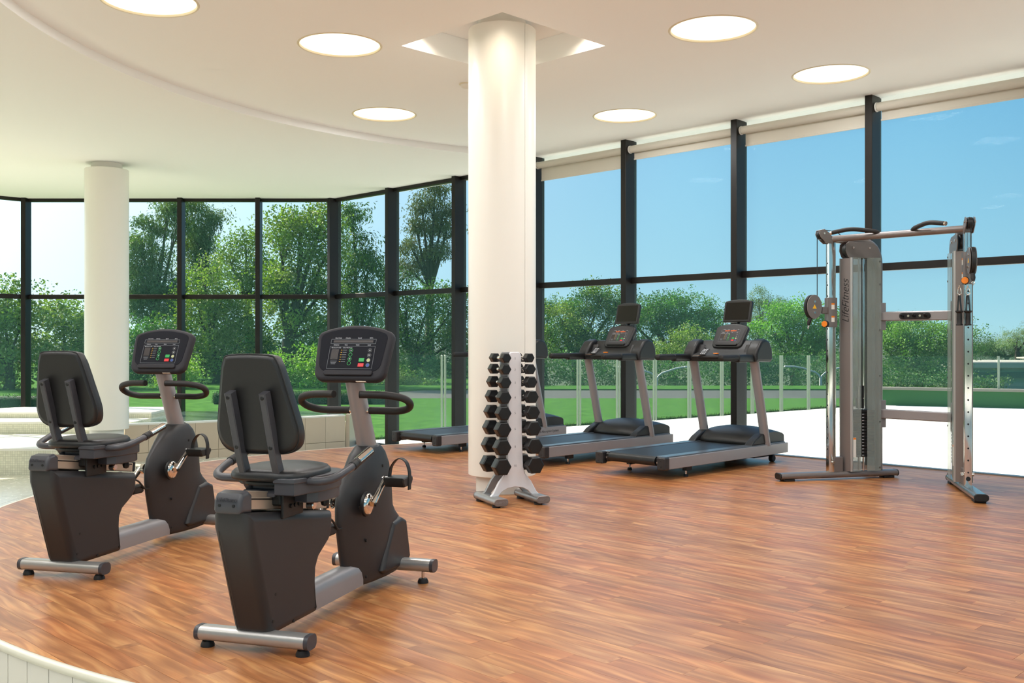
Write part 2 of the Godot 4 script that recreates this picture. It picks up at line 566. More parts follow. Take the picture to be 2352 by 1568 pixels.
func build_platform() -> void:
	var floor_ := struct("floor")
	var half := room_polygon(-0.045)
	var disc: PackedVector2Array = Geometry2D.intersect_polygons(circle2(PC, PR, 180), half)[0]
	part(floor_, "platform_base", flat_prism(Geometry2D.offset_polygon(disc, -0.012)[0], LOW, -0.006), M.underlay)
	# planks run parallel to the glass wall
	var a := Vector2(-S2, S2)
	var b := Vector2(S2, S2)
	var wd := 0.1016
	var ln := 0.914
	var planks: Array = []
	for j in range(-50, 51):
		var off := rng.randf() * ln
		for i in range(-8, 9):
			var p0 := PC + b * (j * wd) + a * (i * ln + off)
			var gap := 0.0004
			var poly := PackedVector2Array([p0 + a * gap + b * gap, p0 + a * (ln - gap) + b * gap, p0 + a * (ln - gap) + b * (wd - gap), p0 + a * gap + b * (wd - gap)])
			for q in Geometry2D.intersect_polygons(poly, disc):
				if q.size() < 3: continue
				var c := Vector2.ZERO
				for s in q: c += s
				c /= q.size()
				# how large it shows from where one enters: near ones and inside the view first
				var seen := absf(c.x) / maxf(c.y, 0.5) < 0.56 and c.y > 3.2
				planks.append({"q": q, "o": p0, "rank": (c.y if seen else c.y + 100.0)})
	planks.sort_custom(func(x, y): return x.rank < y.rank)
	var rest: Array = []
	for k in M.wood.size(): rest.append(G.new())
	for i in planks.size():
		var d: Dictionary = planks[i]
		var mk = rng.randi() % M.wood.size()
		var g: G = G.new() if i < 298 else rest[mk]
		var uo := Vector2(rng.randf(), rng.randf())
		var start := g.v.size()
		var lift := rng.randf_range(-0.0002, 0.0002)
		flat_prism(d.q, -0.006, lift, g)
		for k in range(start, g.v.size()):
			var p = Vector2(g.v[k].x, -g.v[k].z) - d.o
			g.uv[k] = uo + Vector2(p.dot(a) / 2.4, p.dot(b) / 0.6)
		if i < 298: part(floor_, "plank", g, M.wood[mk])
	for k in M.wood.size():
		if rest[k].v.size() > 0:
			part(floor_, "far_planks", rest[k], M.wood[k]).set_meta("kind", "stuff")
	# nosing and riser tiles round the open side of the platform
	var rs := struct("trim_1")
	var n := 190
	for i in n:
		var t0 := TAU * i / n + 0.0006
		var t1 := TAU * (i + 1) / n - 0.0006
		var mid := PC + Vector2(cos((t0 + t1) / 2), sin((t0 + t1) / 2)) * (PR + 0.05)
		if not Geometry2D.is_point_in_polygon(mid, half): continue
		if mid.x > 0.9 and mid.y > 6.0: continue
		var q := PackedVector2Array()
		for e in [[t0, 0.001], [t0, 0.02], [t1, 0.02], [t1, 0.001]]:
			q.append(PC + Vector2(cos(e[0]), sin(e[0])) * (PR + e[1]))
		part(rs, "riser_tile", flat_prism(q, LOW, -0.030), M.riser)
	var nos := G.new()
	var rings: Array = []
	for i in 241:
		var t := TAU * i / 240
		var mid := PC + Vector2(cos(t), sin(t)) * (PR + 0.05)
		if not Geometry2D.is_point_in_polygon(mid, half) or (mid.x > 0.9 and mid.y > 6.0):
			if rings.size() > 1: nos.loft(rings)
			rings = []
			continue
		var ring := PackedVector3Array()
		for e in [[0.001, -0.028], [0.001, 0.0], [0.020, 0.0], [0.026, -0.006], [0.026, -0.028]]:
			var p = PC + Vector2(cos(t), sin(t)) * (PR + e[0])
			ring.append(W(p.x, p.y, e[1]))
		rings.append(ring)
	if rings.size() > 1: nos.loft(rings)
	part(rs, "nosing", nos, M.nosing)

func build_lower_floor() -> void:
	var low := struct("floor_lower")
	part(low, "screed", flat_prism(room_polygon(-0.02), LOW - 0.12, LOW - 0.008), M.grout)
	var disc := circle2(PC, PR - 0.1, 90)
	var room := room_polygon(-0.03)
	var s := 0.8
	var rest := G.new()
	var k := 0
	for i in range(-22, 32):
		for j in range(-10, 24):
			var p := Vector2(i * s - 0.3, j * s)
			var q := PackedVector2Array([p + Vector2(0.002, 0.002), p + Vector2(s - 0.002, 0.002), p + Vector2(s - 0.002, s - 0.002), p + Vector2(0.002, s - 0.002)])
			for c in Geometry2D.intersect_polygons(q, room):
				for e in Geometry2D.clip_polygons(c, disc):
					if e.size() < 3: continue
					var near: bool = e[0].x < -1.0 and e[0].x > -9.0 and e[0].y > 6.0
					if near:
						part(low, "floor_tile", flat_prism(e, LOW - 0.008, LOW), M.stone)
						k += 1
					else:
						flat_prism(e, LOW - 0.008, LOW, rest)
	part(low, "far_tiles", rest, M.stone).set_meta("kind", "stuff")

func arc_wall(pts: Array, y0: float, y1: float, th: float) -> G:
	# a curved wall along points (x, depth), thickened away from the camera
	var g := G.new()
	var rings: Array = []
	for i in pts.size():
		var t: Vector2 = (pts[mini(i + 1, pts.size() - 1)] - pts[maxi(i - 1, 0)]).normalized()
		var nn := Vector2(-t.y, t.x)
		if nn.y < 0.0: nn = -nn
		var p: Vector2 = pts[i]
		var q := p + nn * th
		rings.append(PackedVector3Array([W(p.x, p.y, y0), W(p.x, p.y, y1), W(q.x, q.y, y1), W(q.x, q.y, y0)]))
	for i in pts.size() - 1:
		var A: PackedVector3Array = rings[i]
		var B: PackedVector3Array = rings[i + 1]
		for j in 4:
			var jj := (j + 1) % 4
			var nn := (B[j] - A[j]).cross(A[jj] - A[j]).normalized()
			var cen := (A[0] + A[2] + B[0] + B[2]) / 4.0
			if nn.dot((A[j] + B[jj]) / 2.0 - cen) < 0.0: nn = -nn
			g.quad(A[j], B[j], B[jj], A[jj], nn)
	for e in [0, pts.size() - 1]:
		var A: PackedVector3Array = rings[e]
		var nn := (A[1] - A[0]).cross(A[3] - A[0]).normalized()
		var o: PackedVector3Array = rings[1] if e == 0 else rings[pts.size() - 2]
		if nn.dot(A[0] - o[0]) < 0.0: nn = -nn
		g.quad(A[0], A[1], A[2], A[3], nn)
	return g

func build_pools() -> void:
	# whirlpool terrace of mosaic steps
	var spa := thing("whirlpool_terrace", "rounded whirlpool terrace of pale green mosaic steps with white tops by the glass", "whirlpool")
	var steps := [[12.05, -0.10, 0.0], [14.05, 0.066, 0.03], [14.75, 0.15, 0.06]]
	for s in 3:
		var d0: float = steps[s][0]
		var y1: float = steps[s][1]
		var pl := PackedVector2Array()
		for i in 25:
			var x := -11.6 + 6.25 * i / 24.0
			var u := (x + 7.0) / 4.6
			pl.append(Vector2(x, d0 + 0.55 * u * u * (1.0 if s == 0 else 0.25) + (0.22 if s == 0 and x > -5.2 else 0.0)))
		var outline := pl.duplicate()
		outline.append(Vector2(-5.35, 16.05)); outline.append(Vector2(-7.82, 16.05)); outline.append(Vector2(-11.6, 12.35))
		var clip: Array = Geometry2D.intersect_polygons(outline, room_polygon(-0.22))
		part(spa, "mosaic_step", flat_prism(clip[0], LOW if s == 0 else steps[s - 1][1], y1 - 0.025), M.mosaic)
		part(spa, "step_top", flat_prism(clip[0], y1 - 0.025, y1), M.pool_top)
	# raised pool behind the beige tiled wall
	var pool := thing("raised_pool", "raised pool with beige tiled side wall and still water at its brim", "pool")
	var line: Array = [Vector2(-5.20, 13.36), Vector2(-4.65, 13.62), Vector2(-4.11, 13.93), Vector2(-3.6, 14.27), Vector2(-3.05, 14.66), Vector2(-2.53, 15.06)]
	part(pool, "basin", arc_wall(line, LOW, 0.070, 0.20), M.beige_joint)
	for i in line.size() - 1:
		for j in 2:
			var p: Vector2 = line[i].lerp(line[i + 1], j * 0.5)
			var q: Vector2 = line[i].lerp(line[i + 1], j * 0.5 + 0.5)
			var d := (q - p).normalized()
			var c := (p + q) / 2 - Vector2(-d.y, d.x) * 0.008
			var bs := Basis(Vector3(d.x, 0, -d.y), Vector3.UP, Vector3(d.x, 0, -d.y).cross(Vector3.UP))
			var L := (q - p).length() - 0.003
			part(pool, "wall_tile", G.new().box(W(c.x, c.y, -0.115), Vector3(L, 0.375, 0.016), bs, 0.001), M.beige if (i + j) % 2 == 0 else M.beige2)
			part(pool, "skirting_tile", G.new().box(W(c.x, c.y, -0.364), Vector3(L, 0.112, 0.016), bs, 0.001), M.beige2 if (i + j) % 2 == 0 else M.beige)
	var cop: Array = []
	for p in line: cop.append(p + Vector2(0.012, -0.018))
	part(pool, "coping", arc_wall(cop, 0.073, 0.094, 0.16), M.pool_top)
	part(pool, "end_wall", G.new().box(W(-2.50, 15.46, -0.163), Vector3(0.06, 0.514, 0.66)), M.beige)
	var wp := PackedVector2Array()
	for p in line: wp.append(p + Vector2(-0.05, 0.14))
	wp.append(Vector2(-2.62, 15.82)); wp.append(Vector2(-2.95, 15.98)); wp.append(Vector2(-5.25, 15.98))
	part(pool, "water", flat_prism(wp, 0.070, 0.082), M.water)
	part(pool, "pool_floor", flat_prism(wp, LOW, -0.06), M.pool_top)

# one bay of the glass wall: p0 -> p1 in (x, depth); inward normal points into the room
func bay(called: String, p0: Vector2, p1: Vector2, y0: float, y1: float, header: bool, post_end := false) -> Node3D:
	var o := struct(called)
	var d := (p1 - p0).normalized()
	var inn := Vector2(d.y, -d.x)
	if inn.dot(Vector2(0, 7) - p0) < 0.0: inn = -inn
	var L := (p1 - p0).length()
	var X := Vector3(d.x, 0, -d.y)
	var Z := Vector3(inn.x, 0, -inn.y)
	var bs := Basis(X, Vector3.UP, Z)
	if bs.determinant() < 0.0: bs = Basis(-X, Vector3.UP, Z)
	var at := func(s: float, y: float, q: float) -> Vector3:
		var p := p0 + d * s + inn * q
		return W(p.x, p.y, y)
	var yr := 1.925
	var posts: Array = [0.0]
	if post_end: posts.append(L)
	for s in posts:
		var pg := G.new()
		pg.box(at.call(s, (y0 + y1) / 2, 0.09), Vector3(0.075, y1 - y0, 0.17), bs, 0.003)
		pg.box(at.call(s, (y0 + y1) / 2, -0.02), Vector3(0.05, y1 - y0, 0.06), bs)
		part(o, "post", pg, M.frame)
	part(o, "rail", G.new().box(at.call(L / 2, yr, 0.03), Vector3(L - 0.075, 0.072, 0.075), bs, 0.004), M.frame)
	part(o, "bottom_frame", G.new().box(at.call(L / 2, y0 + 0.025, 0.02), Vector3(L - 0.075, 0.05, 0.06), bs), M.frame)
	if header: part(o, "header", G.new().box(at.call(L / 2, y1 - 0.025, 0.03), Vector3(L - 0.075, 0.05, 0.09), bs), M.frame)
	part(o, "pane", G.new().box(at.call(L / 2, (y0 + yr) / 2, 0.0), Vector3(L - 0.06, yr - y0, 0.008), bs), M.glass)
	part(o, "pane", G.new().box(at.call(L / 2, (yr + y1) / 2, 0.0), Vector3(L - 0.06, y1 - yr, 0.008), bs), M.glass)
	return o

func r_end() -> Vector2: return CB + Vector2(1.07, -1.07) * 20.0

func build_facade() -> void:
	var k := 1
	var st := Vector2(1.07, -1.07)
	for i in 20:
		var hi := CEIL_FAR if i < 3 else CEIL
		bay("window_%d" % k, CB + st * i, CB + st * (i + 1), LOW, hi, i < 3, i == 19)
		k += 1
	var far := (CB - CA) / 4.0
	for i in 4:
		bay("window_%d" % k, CA + far * i, CA + far * (i + 1), LOW, CEIL_FAR, true)
		k += 1
	var lf := (CL - CA) / 4.0
	for i in 4:
		bay("window_%d" % k, CA + lf * (i + 1), CA + lf * i, LOW, CEIL_FAR, true)
		k += 1
	for i in 4:
		bay("window_%d" % k, Vector2(-12.0, 6.0 + i * 1.5175), Vector2(-12.0, 6.0 + (i + 1) * 1.5175), LOW, CEIL_FAR, true)
		k += 1
	var bx := (r_end().x + 10.0) / 12.0
	for i in 12:  # unseen rear glazing, added to bring daylight onto the ceiling
		bay("window_%d" % k, Vector2(-10.0 + bx * i, r_end().y), Vector2(-10.0 + bx * (i + 1), r_end().y), LOW, CEIL, true)
		k += 1
	# metal sill where the platform meets the glass
	var s0 := CB + st * 2.6
	var s1 := CB + st * 8.4
	var c := (s0 + s1) / 2 - Vector2(S2, S2) * 0.035
	var sl := G.new().box(W(c.x, c.y, -0.004), Vector3((s1 - s0).length(), 0.03, 0.075), Basis(Vector3(S2, 0, S2), Vector3.UP, Vector3(-S2, 0, S2)))
	part(self, "trim_2", sl, M.sill).set_meta("kind", "structure")
	# roller blinds in the bays under the higher ceiling
	var lab := ["white roller blind hanging lowest, in the bay beside the round column",
		"white roller blind above the treadmill whose screen stands beside the dumbbell rack",
		"white roller blind above the treadmill next to the cable machine",
		"white roller blind above the pulley column of the cable machine",
		"white roller blind above the far end of the cable machine"]
	var drop := [0.125, 0.045, 0.095, 0.055, 0.05]
	for i in 5:
		var a := CB + st * (i + 3)
		var o := thing("roller_blind", lab[i], "blind", W(a.x, a.y, 0.0), -PI / 4, "roller blinds along the glass wall")
		# local x runs along the wall, local z into the room
		var L := 1.513
		var yc := 3.475
		part(o, "tube", G.new().cyl(Vector3(0.06, yc, 0.10), Vector3(L - 0.06, yc, 0.10), 0.043, 18, 0.004), M.fabric)
		part(o, "end_bracket", G.new().cyl(Vector3(0.042, yc, 0.10), Vector3(0.058, yc, 0.10), 0.047, 16, 0.003), M.white)
		part(o, "end_bracket", G.new().cyl(Vector3(L - 0.058, yc, 0.10), Vector3(L - 0.042, yc, 0.10), 0.047, 16, 0.003), M.white)
		part(o, "cloth", G.new().box(Vector3(L / 2, yc - 0.03 - (drop[i] + 0.03) / 2, 0.062), Vector3(L - 0.16, drop[i] + 0.03, 0.002)), M.fabric)
		part(o, "bottom_bar", G.new().box(Vector3(L / 2, yc - 0.068 - drop[i], 0.062), Vector3(L - 0.15, 0.018, 0.012), Basis.IDENTITY, 0.003), M.fabric)

const LIGHTS := [[-2.55, 7.0], [-1.388, 8.035], [-1.344, 10.487], [1.539, 7.62], [2.853, 8.913], [1.195, 10.55], [-2.9, 5.2], [0.3, 5.6], [3.0, 5.6], [-0.6, 2.2], [2.2, 2.6], [4.8, 4.2], [-3.0, 1.0], [0.6, -0.8], [3.6, -0.2], [-4.3, 4.9], [-2.6, 3.0], [-5.0, 2.6], [-1.2, 0.6]]  # entries after the named ones are unseen lamps added to brighten the near side
const DC := Vector2(-0.07, 8.05)     # centre of the diamond recess

func build_ceiling() -> void:
	var slab := CSGPolygon3D.new()
	slab.name = "ceiling"
	slab.polygon = room_polygon(0.55)
	slab.mode = CSGPolygon3D.MODE_DEPTH
	slab.depth = 0.10
	slab.rotation.x = -PI / 2
	slab.position.y = CEIL + 0.10
	slab.material = M.ceiling
	slab.set_meta("kind", "structure")
	for p in LIGHTS:
		var c := CSGCylinder3D.new()
		c.name = "light_hole"
		c.operation = CSGShape3D.OPERATION_SUBTRACTION
		c.radius = 0.33; c.height = 0.6; c.sides = 56
		c.rotation.x = PI / 2
		c.position = Vector3(p[0], p[1], 0)
		c.material = M.ceiling
		slab.add_child(c, true)
	var dm := CSGBox3D.new()
	dm.name = "diamond_hole"
	dm.operation = CSGShape3D.OPERATION_SUBTRACTION
	dm.size = Vector3(1.165, 1.165, 0.8)
	dm.rotation.z = PI / 4
	dm.position = Vector3(DC.x, DC.y, 0)
	dm.material = M.ceiling
	slab.add_child(dm, true)
	add_child(slab)
	# lower ring towards the windows, ending in a curved riser
	var ring := Geometry2D.clip_polygons(room_polygon(-0.005), circle2(Vector2(2.158, 7.263), 5.67, 200))
	var big := PackedVector2Array()
	for q in ring:
		for e in Geometry2D.clip_polygons(q, PackedVector2Array([Vector2(-30, 5.2), Vector2(0.22, 5.2), Vector2(0.22, 30), Vector2(30, 30), Vector2(30, -30), Vector2(-30, -30)])):
			var c := Vector2.ZERO
			for s in e: c += s
			c /= e.size()
			if c.x < 1.0 and e.size() > big.size(): big = e
	part(self, "ceiling_lower_ring", flat_prism(big, CEIL_FAR, CEIL + 0.002), M.ceiling).set_meta("kind", "structure")
	# box above the diamond recess
	var rc := struct("trim_3")
	var hw := 0.5825
	var bs := Basis(Vector3(S2, 0, -S2), Vector3.UP, Vector3(S2, 0, S2))
	for s in 4:
		var q := rot(0, 90.0 * s)
		var c := W(DC.x, DC.y, CEIL + 0.152) + bs * (q * Vector3(0, 0, hw + 0.02))
		part(rc, "recess_side", G.new().box(c, Vector3(hw * 2 + 0.08, 0.104, 0.04), bs * q), M.ceiling)
	part(rc, "recess_top", G.new().box(W(DC.x, DC.y, CEIL + 0.215), Vector3(hw * 2 + 0.08, 0.02, hw * 2 + 0.08), bs), M.ceiling)
	for s in 4:
		var q := rot(0, 90.0 * s)
		var at := W(DC.x, DC.y, CEIL + 0.170) + bs * (q * Vector3(0.44, 0, 0.44))
		var o := thing("recess_spotlight", "small round spotlight hidden in the diamond recess round the column", "spotlight", at, 0.0, "spotlights in the diamond recess")
		part(o, "housing", G.new().lathe([Vector2(0, 0.034), Vector2(0.05, 0.034), Vector2(0.055, 0.0), Vector2(0.045, 0.0), Vector2(0.045, 0.02), Vector2(0, 0.02)], 16), M.white)
		part(o, "bulb", G.new().lathe([Vector2(0, 0.0), Vector2(0.03, 0.004), Vector2(0.04, 0.018), Vector2(0, 0.019)], 16), M.lamp)
		var sp := SpotLight3D.new()
		sp.name = "beam"
		sp.position = Vector3(0, -0.01, 0)
		sp.rotation.x = -PI / 2
		sp.light_color = Color(1.0, 0.94, 0.85)
		sp.light_energy = 0.55; sp.spot_angle = 75.0; sp.spot_range = 8.0; sp.spot_attenuation = 2.0
		sp.light_size = 0.03; sp.shadow_enabled = true
		o.add_child(sp)
	# big flush round lights
	var names := ["round flush ceiling light nearest the curved ceiling step, above the recumbent bikes", "round ceiling light between the diamond recess and the curved ceiling step", "round ceiling light next to the curved ceiling step, towards the far windows",
		"round ceiling light on the glass wall side of the diamond recess", "round ceiling light above the cable machine, close to the roller blinds", "round ceiling light above the treadmills, close to the roller blinds"]
	for i in LIGHTS.size():
		var lb: String = names[i] if i < names.size() else "unseen round flush ceiling light added to brighten the near side of the room"
		var o := thing("ceiling_light", lb, "ceiling light", W(LIGHTS[i][0], LIGHTS[i][1], CEIL), 0.0, "round flush ceiling lights")
		part(o, "rim", G.new().lathe([Vector2(0.340, 0.0), Vector2(0.334, -0.005), Vector2(0.324, -0.005), Vector2(0.319, 0.002), Vector2(0.319, 0.05), Vector2(0.328, 0.05), Vector2(0.328, 0.0)], 56), M.rim)
		part(o, "diffuser", G.new().lathe([Vector2(0.0, 0.001), Vector2(0.22, 0.002), Vector2(0.29, 0.005), Vector2(0.318, 0.011), Vector2(0.318, 0.03), Vector2(0, 0.03)], 56), M.lamp)
		part(o, "housing", G.new().lathe([Vector2(0.33, 0.05), Vector2(0.33, 0.14), Vector2(0, 0.14)], 40), M.white)
		var al := AreaLight3D.new()
		al.name = "light"
		al.area_size = Vector2(0.44, 0.44)
		al.rotation.x = -PI / 2
		al.position.y = -0.008
		al.light_color = Color(0.985, 0.99, 1.0)
		al.light_energy = 2.75
		al.area_range = 30.0; al.area_attenuation = 2.0
		al.shadow_enabled = true
		o.add_child(al)
	var sd := thing("smoke_detector", "small white round detector on the ceiling behind the column", "detector", W(-0.42, 9.24, CEIL))
	part(sd, "body", G.new().lathe([Vector2(0.06, 0.0), Vector2(0.058, -0.02), Vector2(0.045, -0.035), Vector2(0, -0.04)], 24), M.white)
	part(sd, "base", G.new().lathe([Vector2(0.07, 0.0), Vector2(0.07, -0.008), Vector2(0.055, -0.010)], 24), M.rim)

func column(label: String, x: float, d: float, y0: float, y_skirt: float, y_top: float, y_ceil: float, r: float, seam: float) -> void:
	var o := thing("column", label, "column", W(x, d, y0))
	part(o, "core", G.new().lathe([Vector2(0, 0.0), Vector2(r * 0.77, 0.0), Vector2(r * 0.77, y_skirt - y0 + 0.05)], 48), M.white)
	# two half shells with a narrow joint
	for h in 2:
		var g := G.new()
		var ro := PackedVector2Array()
		var a0 := deg_to_rad(seam) + (0.0 if h == 0 else deg_to_rad(318.0)) + 0.008
		var a1 := deg_to_rad(seam) + deg_to_rad(318.0 if h == 0 else 360.0) - 0.008
		var k := 60 if h == 0 else 10
		for i in k + 1:
			var a := lerpf(a0, a1, float(i) / k)
			ro.append(Vector2(cos(a), sin(a)) * r)
		for i in k + 1:
			var a := lerpf(a1, a0, float(i) / k)
			ro.append(Vector2(cos(a), sin(a)) * (r - 0.02))
		g.prism(ro, y_skirt - y0, y_top - y0, Transform3D(Basis(Vector3(1, 0, 0), Vector3(0, 0, -1), Vector3(0, 1, 0)), Vector3.ZERO), 0.004, 1)
		part(o, "shell", g, M.column)
	part(o, "inner_post", G.new().lathe([Vector2(r - 0.03, y_skirt - y0 + 0.02), Vector2(r - 0.03, y_top - y0 - 0.03), Vector2(r * 0.70, y_top - y0 - 0.03), Vector2(r * 0.70, y_ceil - y0)], 48), M.column)

func build_columns() -> void:
	column("thick white round column passing through the diamond recess, beside the dumbbell rack", -0.08, 8.02, 0.0, 0.135, 3.70, CEIL + 0.205, 0.272, -6.0)
	column("white round column standing by the whirlpool terrace behind the bikes", -5.29, 13.0, -0.10, 0.06, 3.44, CEIL_FAR, 0.272, 200.0)

# ------------------------------------------------------------------ outside
func build_outside() -> void:
	# white paved terrace
	var tr := struct("floor_terrace")
	var area := PackedVector2Array([Vector2(-2.72, 16.30), Vector2(-2.2, 16.42), Vector2(9.26, 25.4), Vector2(24.0, 19.1), Vector2(30.0, -6.0), Vector2(19.6, -6.0)])
	part(tr, "bed", flat_prism(area, LOW - 0.12, LOW - 0.012), M.grout)
	var s := 1.2
	for i in range(-14, 22):
		for j in range(10, 31):
			var p := Vector2(S2, -S2) * (i * s) + Vector2(S2, S2) * (j * s - 2.55)
			var e1 := Vector2(S2, -S2)
			var e2 := Vector2(S2, S2)
			var q := PackedVector2Array([p + (e1 + e2) * 0.008, p + e1 * (s - 0.008) + e2 * 0.008, p + (e1 + e2) * (s - 0.008), p + e2 * (s - 0.008) + e1 * 0.008])
			for c in Geometry2D.intersect_polygons(q, area):
				if c.size() > 2: part(tr, "paving_slab", flat_prism(c, LOW - 0.012, LOW), M.terrace)
	# lawn
	var lw := struct("floor_lawn")
	var lp := PackedVector2Array([Vector2(-2.2, 16.5), Vector2(9.26, 25.48), Vector2(9.9, 27.9), Vector2(-60, 27.9), Vector2(-60, 10), Vector2(-12.5, 10), Vector2(-12.3, 12.2), Vector2(-7.97, 16.5)])
	part(lw, "turf", flat_prism(lp, LOW - 0.2, LOW + 0.03), M.lawn)
	part(lw, "road", flat_prism(PackedVector2Array([Vector2(-6.5, 27.9), Vector2(9.9, 27.9), Vector2(11.5, 33.0), Vector2(-3.0, 33.0)]), LOW - 0.2, LOW), M.road)
	part(lw, "rear_lawn", flat_prism(PackedVector2Array([Vector2(-60, 27.9), Vector2(-6.5, 27.9), Vector2(-3.0, 33.0), Vector2(-60, 33.0)]), LOW - 0.2, LOW + 0.03), M.lawn)
	part(lw, "verge", flat_prism(PackedVector2Array([Vector2(-60, 33.0), Vector2(11.5, 33.0), Vector2(12.0, 35.5), Vector2(-60, 35.5)]), LOW - 0.2, LOW + 0.05), M.lawn)
	part(lw, "park_ground", flat_prism(PackedVector2Array([Vector2(-200, 35.6), Vector2(12.1, 35.6), Vector2(12.1, 26.0), Vector2(26, 20), Vector2(200, 20), Vector2(200, 260), Vector2(-200, 260)]), -4.2, -3.8), M.park)
	part(lw, "rear_turf", flat_prism(PackedVector2Array([Vector2(-60, 35.5), Vector2(0.5, 35.5), Vector2(0.5, 75), Vector2(-60, 75)]), LOW - 0.2, LOW + 0.02), M.lawn)
	part(lw, "far_lawn", flat_prism(PackedVector2Array([Vector2(-200, -40), Vector2(-60.1, -40), Vector2(-60.1, 35.6), Vector2(-200, 35.6)]), LOW - 0.2, LOW), M.park)
	part(lw, "side_ground", flat_prism(PackedVector2Array([Vector2(-60, -60), Vector2(120, -60), Vector2(120, -24.0), Vector2(-14, -24), Vector2(-14, 9.9), Vector2(-60, 9.9)]), LOW - 0.3, LOW - 0.05), M.park)
	part(tr, "added_rear_paving", flat_prism(PackedVector2Array([Vector2(-13.9, -23.9), Vector2(40, -23.9), Vector2(40, -6.1), Vector2(19.0, -6.1), Vector2(18.7, -5.45), Vector2(-12.2, -5.45), Vector2(-12.2, 9.9), Vector2(-13.9, 9.9)]), LOW - 0.1, LOW), M.terrace)  # unseen pale ground, added to bounce sunlight in through the rear glass
	# shaggy edge of the turf along the terrace: upright blades
	var fr := G.new()
	var e0 := Vector2(-2.2, 16.44)
	var e1 := Vector2(9.26, 25.42)
	for i in 2600:
		var p := e0.lerp(e1, rng.randf()) + Vector2(-0.617, 0.787) * rng.randf_range(-0.01, 0.12)
		var hh := rng.randf_range(0.03, 0.085)
		var a := rng.randf() * TAU
		var dx := Vector3(cos(a), 0, sin(a))
		var b := W(p.x, p.y, LOW + 0.0)
		var tip := b + Vector3(0, hh, 0) + dx.rotated(Vector3.UP, 1.3) * rng.randf_range(0.0, 0.04)
		var nn := dx.cross(Vector3.UP)
		fr.tri(b - dx * 0.007, b + dx * 0.007, tip, nn, nn, nn)
	var fb := part(lw, "turf_edge", fr, M.park)
	fb.set_meta("kind", "stuff")
	# low clipped hedges
	for hd in [[-7.6, -3.2, 25.6, "clipped dark hedge along the lawn outside the far windows"], [-30.0, -9.6, 24.0, "long clipped dark hedge outside beyond the whirlpool terrace"]]:
		var h := thing("hedge", hd[3], "hedge", W((hd[0] + hd[1]) / 2, hd[2], LOW + 0.03))
		part(h, "core", G.new().box(Vector3(0, 0.13, 0), Vector3(hd[1] - hd[0], 0.26, 0.7), Basis.IDENTITY, 0.04), M.hedge)
		var lg := leaf_cluster(0.06, 6, 0.035, 77)
		var mm := MultiMesh.new()
		mm.transform_format = MultiMesh.TRANSFORM_3D
		mm.use_colors = true
		mm.mesh = lg
		mm.instance_count = 2200
		for i in 2200:
			var p := Vector3(rng.randf_range(-0.5, 0.5) * (hd[1] - hd[0]), rng.randf_range(0.02, 0.29), 0.36)
			if i % 2 == 0: p = Vector3(p.x, 0.27, rng.randf_range(-0.36, 0.36))
			mm.set_instance_transform(i, Transform3D(Basis.from_euler(Vector3(rng.randf() * TAU, rng.randf() * TAU, 0)), p))
			mm.set_instance_color(i, Color(0.03, 0.085, 0.02) * rng.randf_range(0.6, 1.5))
		var mi := MultiMeshInstance3D.new()
		mi.name = "leaves"
		mi.multimesh = mm
		mi.material_override = leaf_material()
		mi.set_meta("kind", "stuff")
		h.add_child(mi)
	# frameless glass fence along the lawn
	var B0 := Vector2(-2.2, 16.4)
	var dr := Vector2(0.7866, 0.6177)
	var fence := thing("glass_fence", "glass balustrade with pale double posts between terrace and lawn", "fence", W(B0.x, B0.y, LOW))
	var bs := Basis(Vector3(dr.x, 0, -dr.y), Vector3.UP, Vector3(dr.x, 0, -dr.y).cross(Vector3.UP))
	for k in range(-4, 10):
		var p := 4.413 + 1.045 * k
		var hgt := 1.40 - 0.0095 * p
		var g := G.new()
		for e in [-0.035, 0.035]:
			g.box(bs * Vector3(p + e, hgt / 2, 0.02), Vector3(0.020, hgt, 0.045), bs, 0.004)
		part(fence, "post", g, M.fence_post)
		if k < 9:
			part(fence, "pane", G.new().box(bs * Vector3(p + 0.5225, hgt / 2 + 0.03, -0.02), Vector3(1.03, hgt - 0.07, 0.012), bs), M.fence_glass)
	# green parapet with coping and taller glass screens
	var c0 := Vector2(9.26, 25.4)
	var pd := Vector2(3.11, -1.34).normalized()
	var par := thing("green_parapet", "low green painted parapet with stone coping and glass screens on top", "parapet", W(c0.x, c0.y, LOW))
	var pb := Basis(Vector3(pd.x, 0, -pd.y), Vector3.UP, Vector3(pd.x, 0, -pd.y).cross(Vector3.UP))
	part(par, "wall", G.new().box(pb * Vector3(8.0, 0.20, -0.1), Vector3(16.0, 0.40, 0.2), pb), M.green_wall)
	part(par, "coping", G.new().box(pb * Vector3(8.0, 0.43, -0.08), Vector3(16.0, 0.065, 0.34), pb, 0.006), M.coping)
	for i in 6:
		part(par, "screen_post", G.new().box(pb * Vector3(0.12 + 2.72 * i, 0.86, -0.06), Vector3(0.05, 0.80, 0.05), pb, 0.004), M.fence_post)
		part(par, "pane", G.new().box(pb * Vector3(1.48 + 2.72 * i, 0.89, -0.08), Vector3(2.62, 0.72, 0.012), pb), M.fence_glass)
	# double-armed street lamps below the lawn edge
	for sl in [[1508.0, 31.5, 843.0, "white twin-arm street lamp behind the fence, between the two treadmills"], [1885.0, 34.0, 842.0, "white twin-arm street lamp behind the fence, near the cable machine's pulley column"]]:
		var d: float = sl[1] + 5.0
		var x: float = (sl[0] - 1176.0) / 2287.0 * d
		var top: float = 1.2 - (sl[2] - 784.0) / 2287.0 * d
		var o := thing("street_lamp", sl[3], "street lamp", W(x, d, -3.8))
		var fork := top + 3.8 - 0.42
		part(o, "pole", G.new().tube([Vector3(0, 0, 0), Vector3(0, fork, 0)], [0.09, 0.055], 10), M.lamp_post)
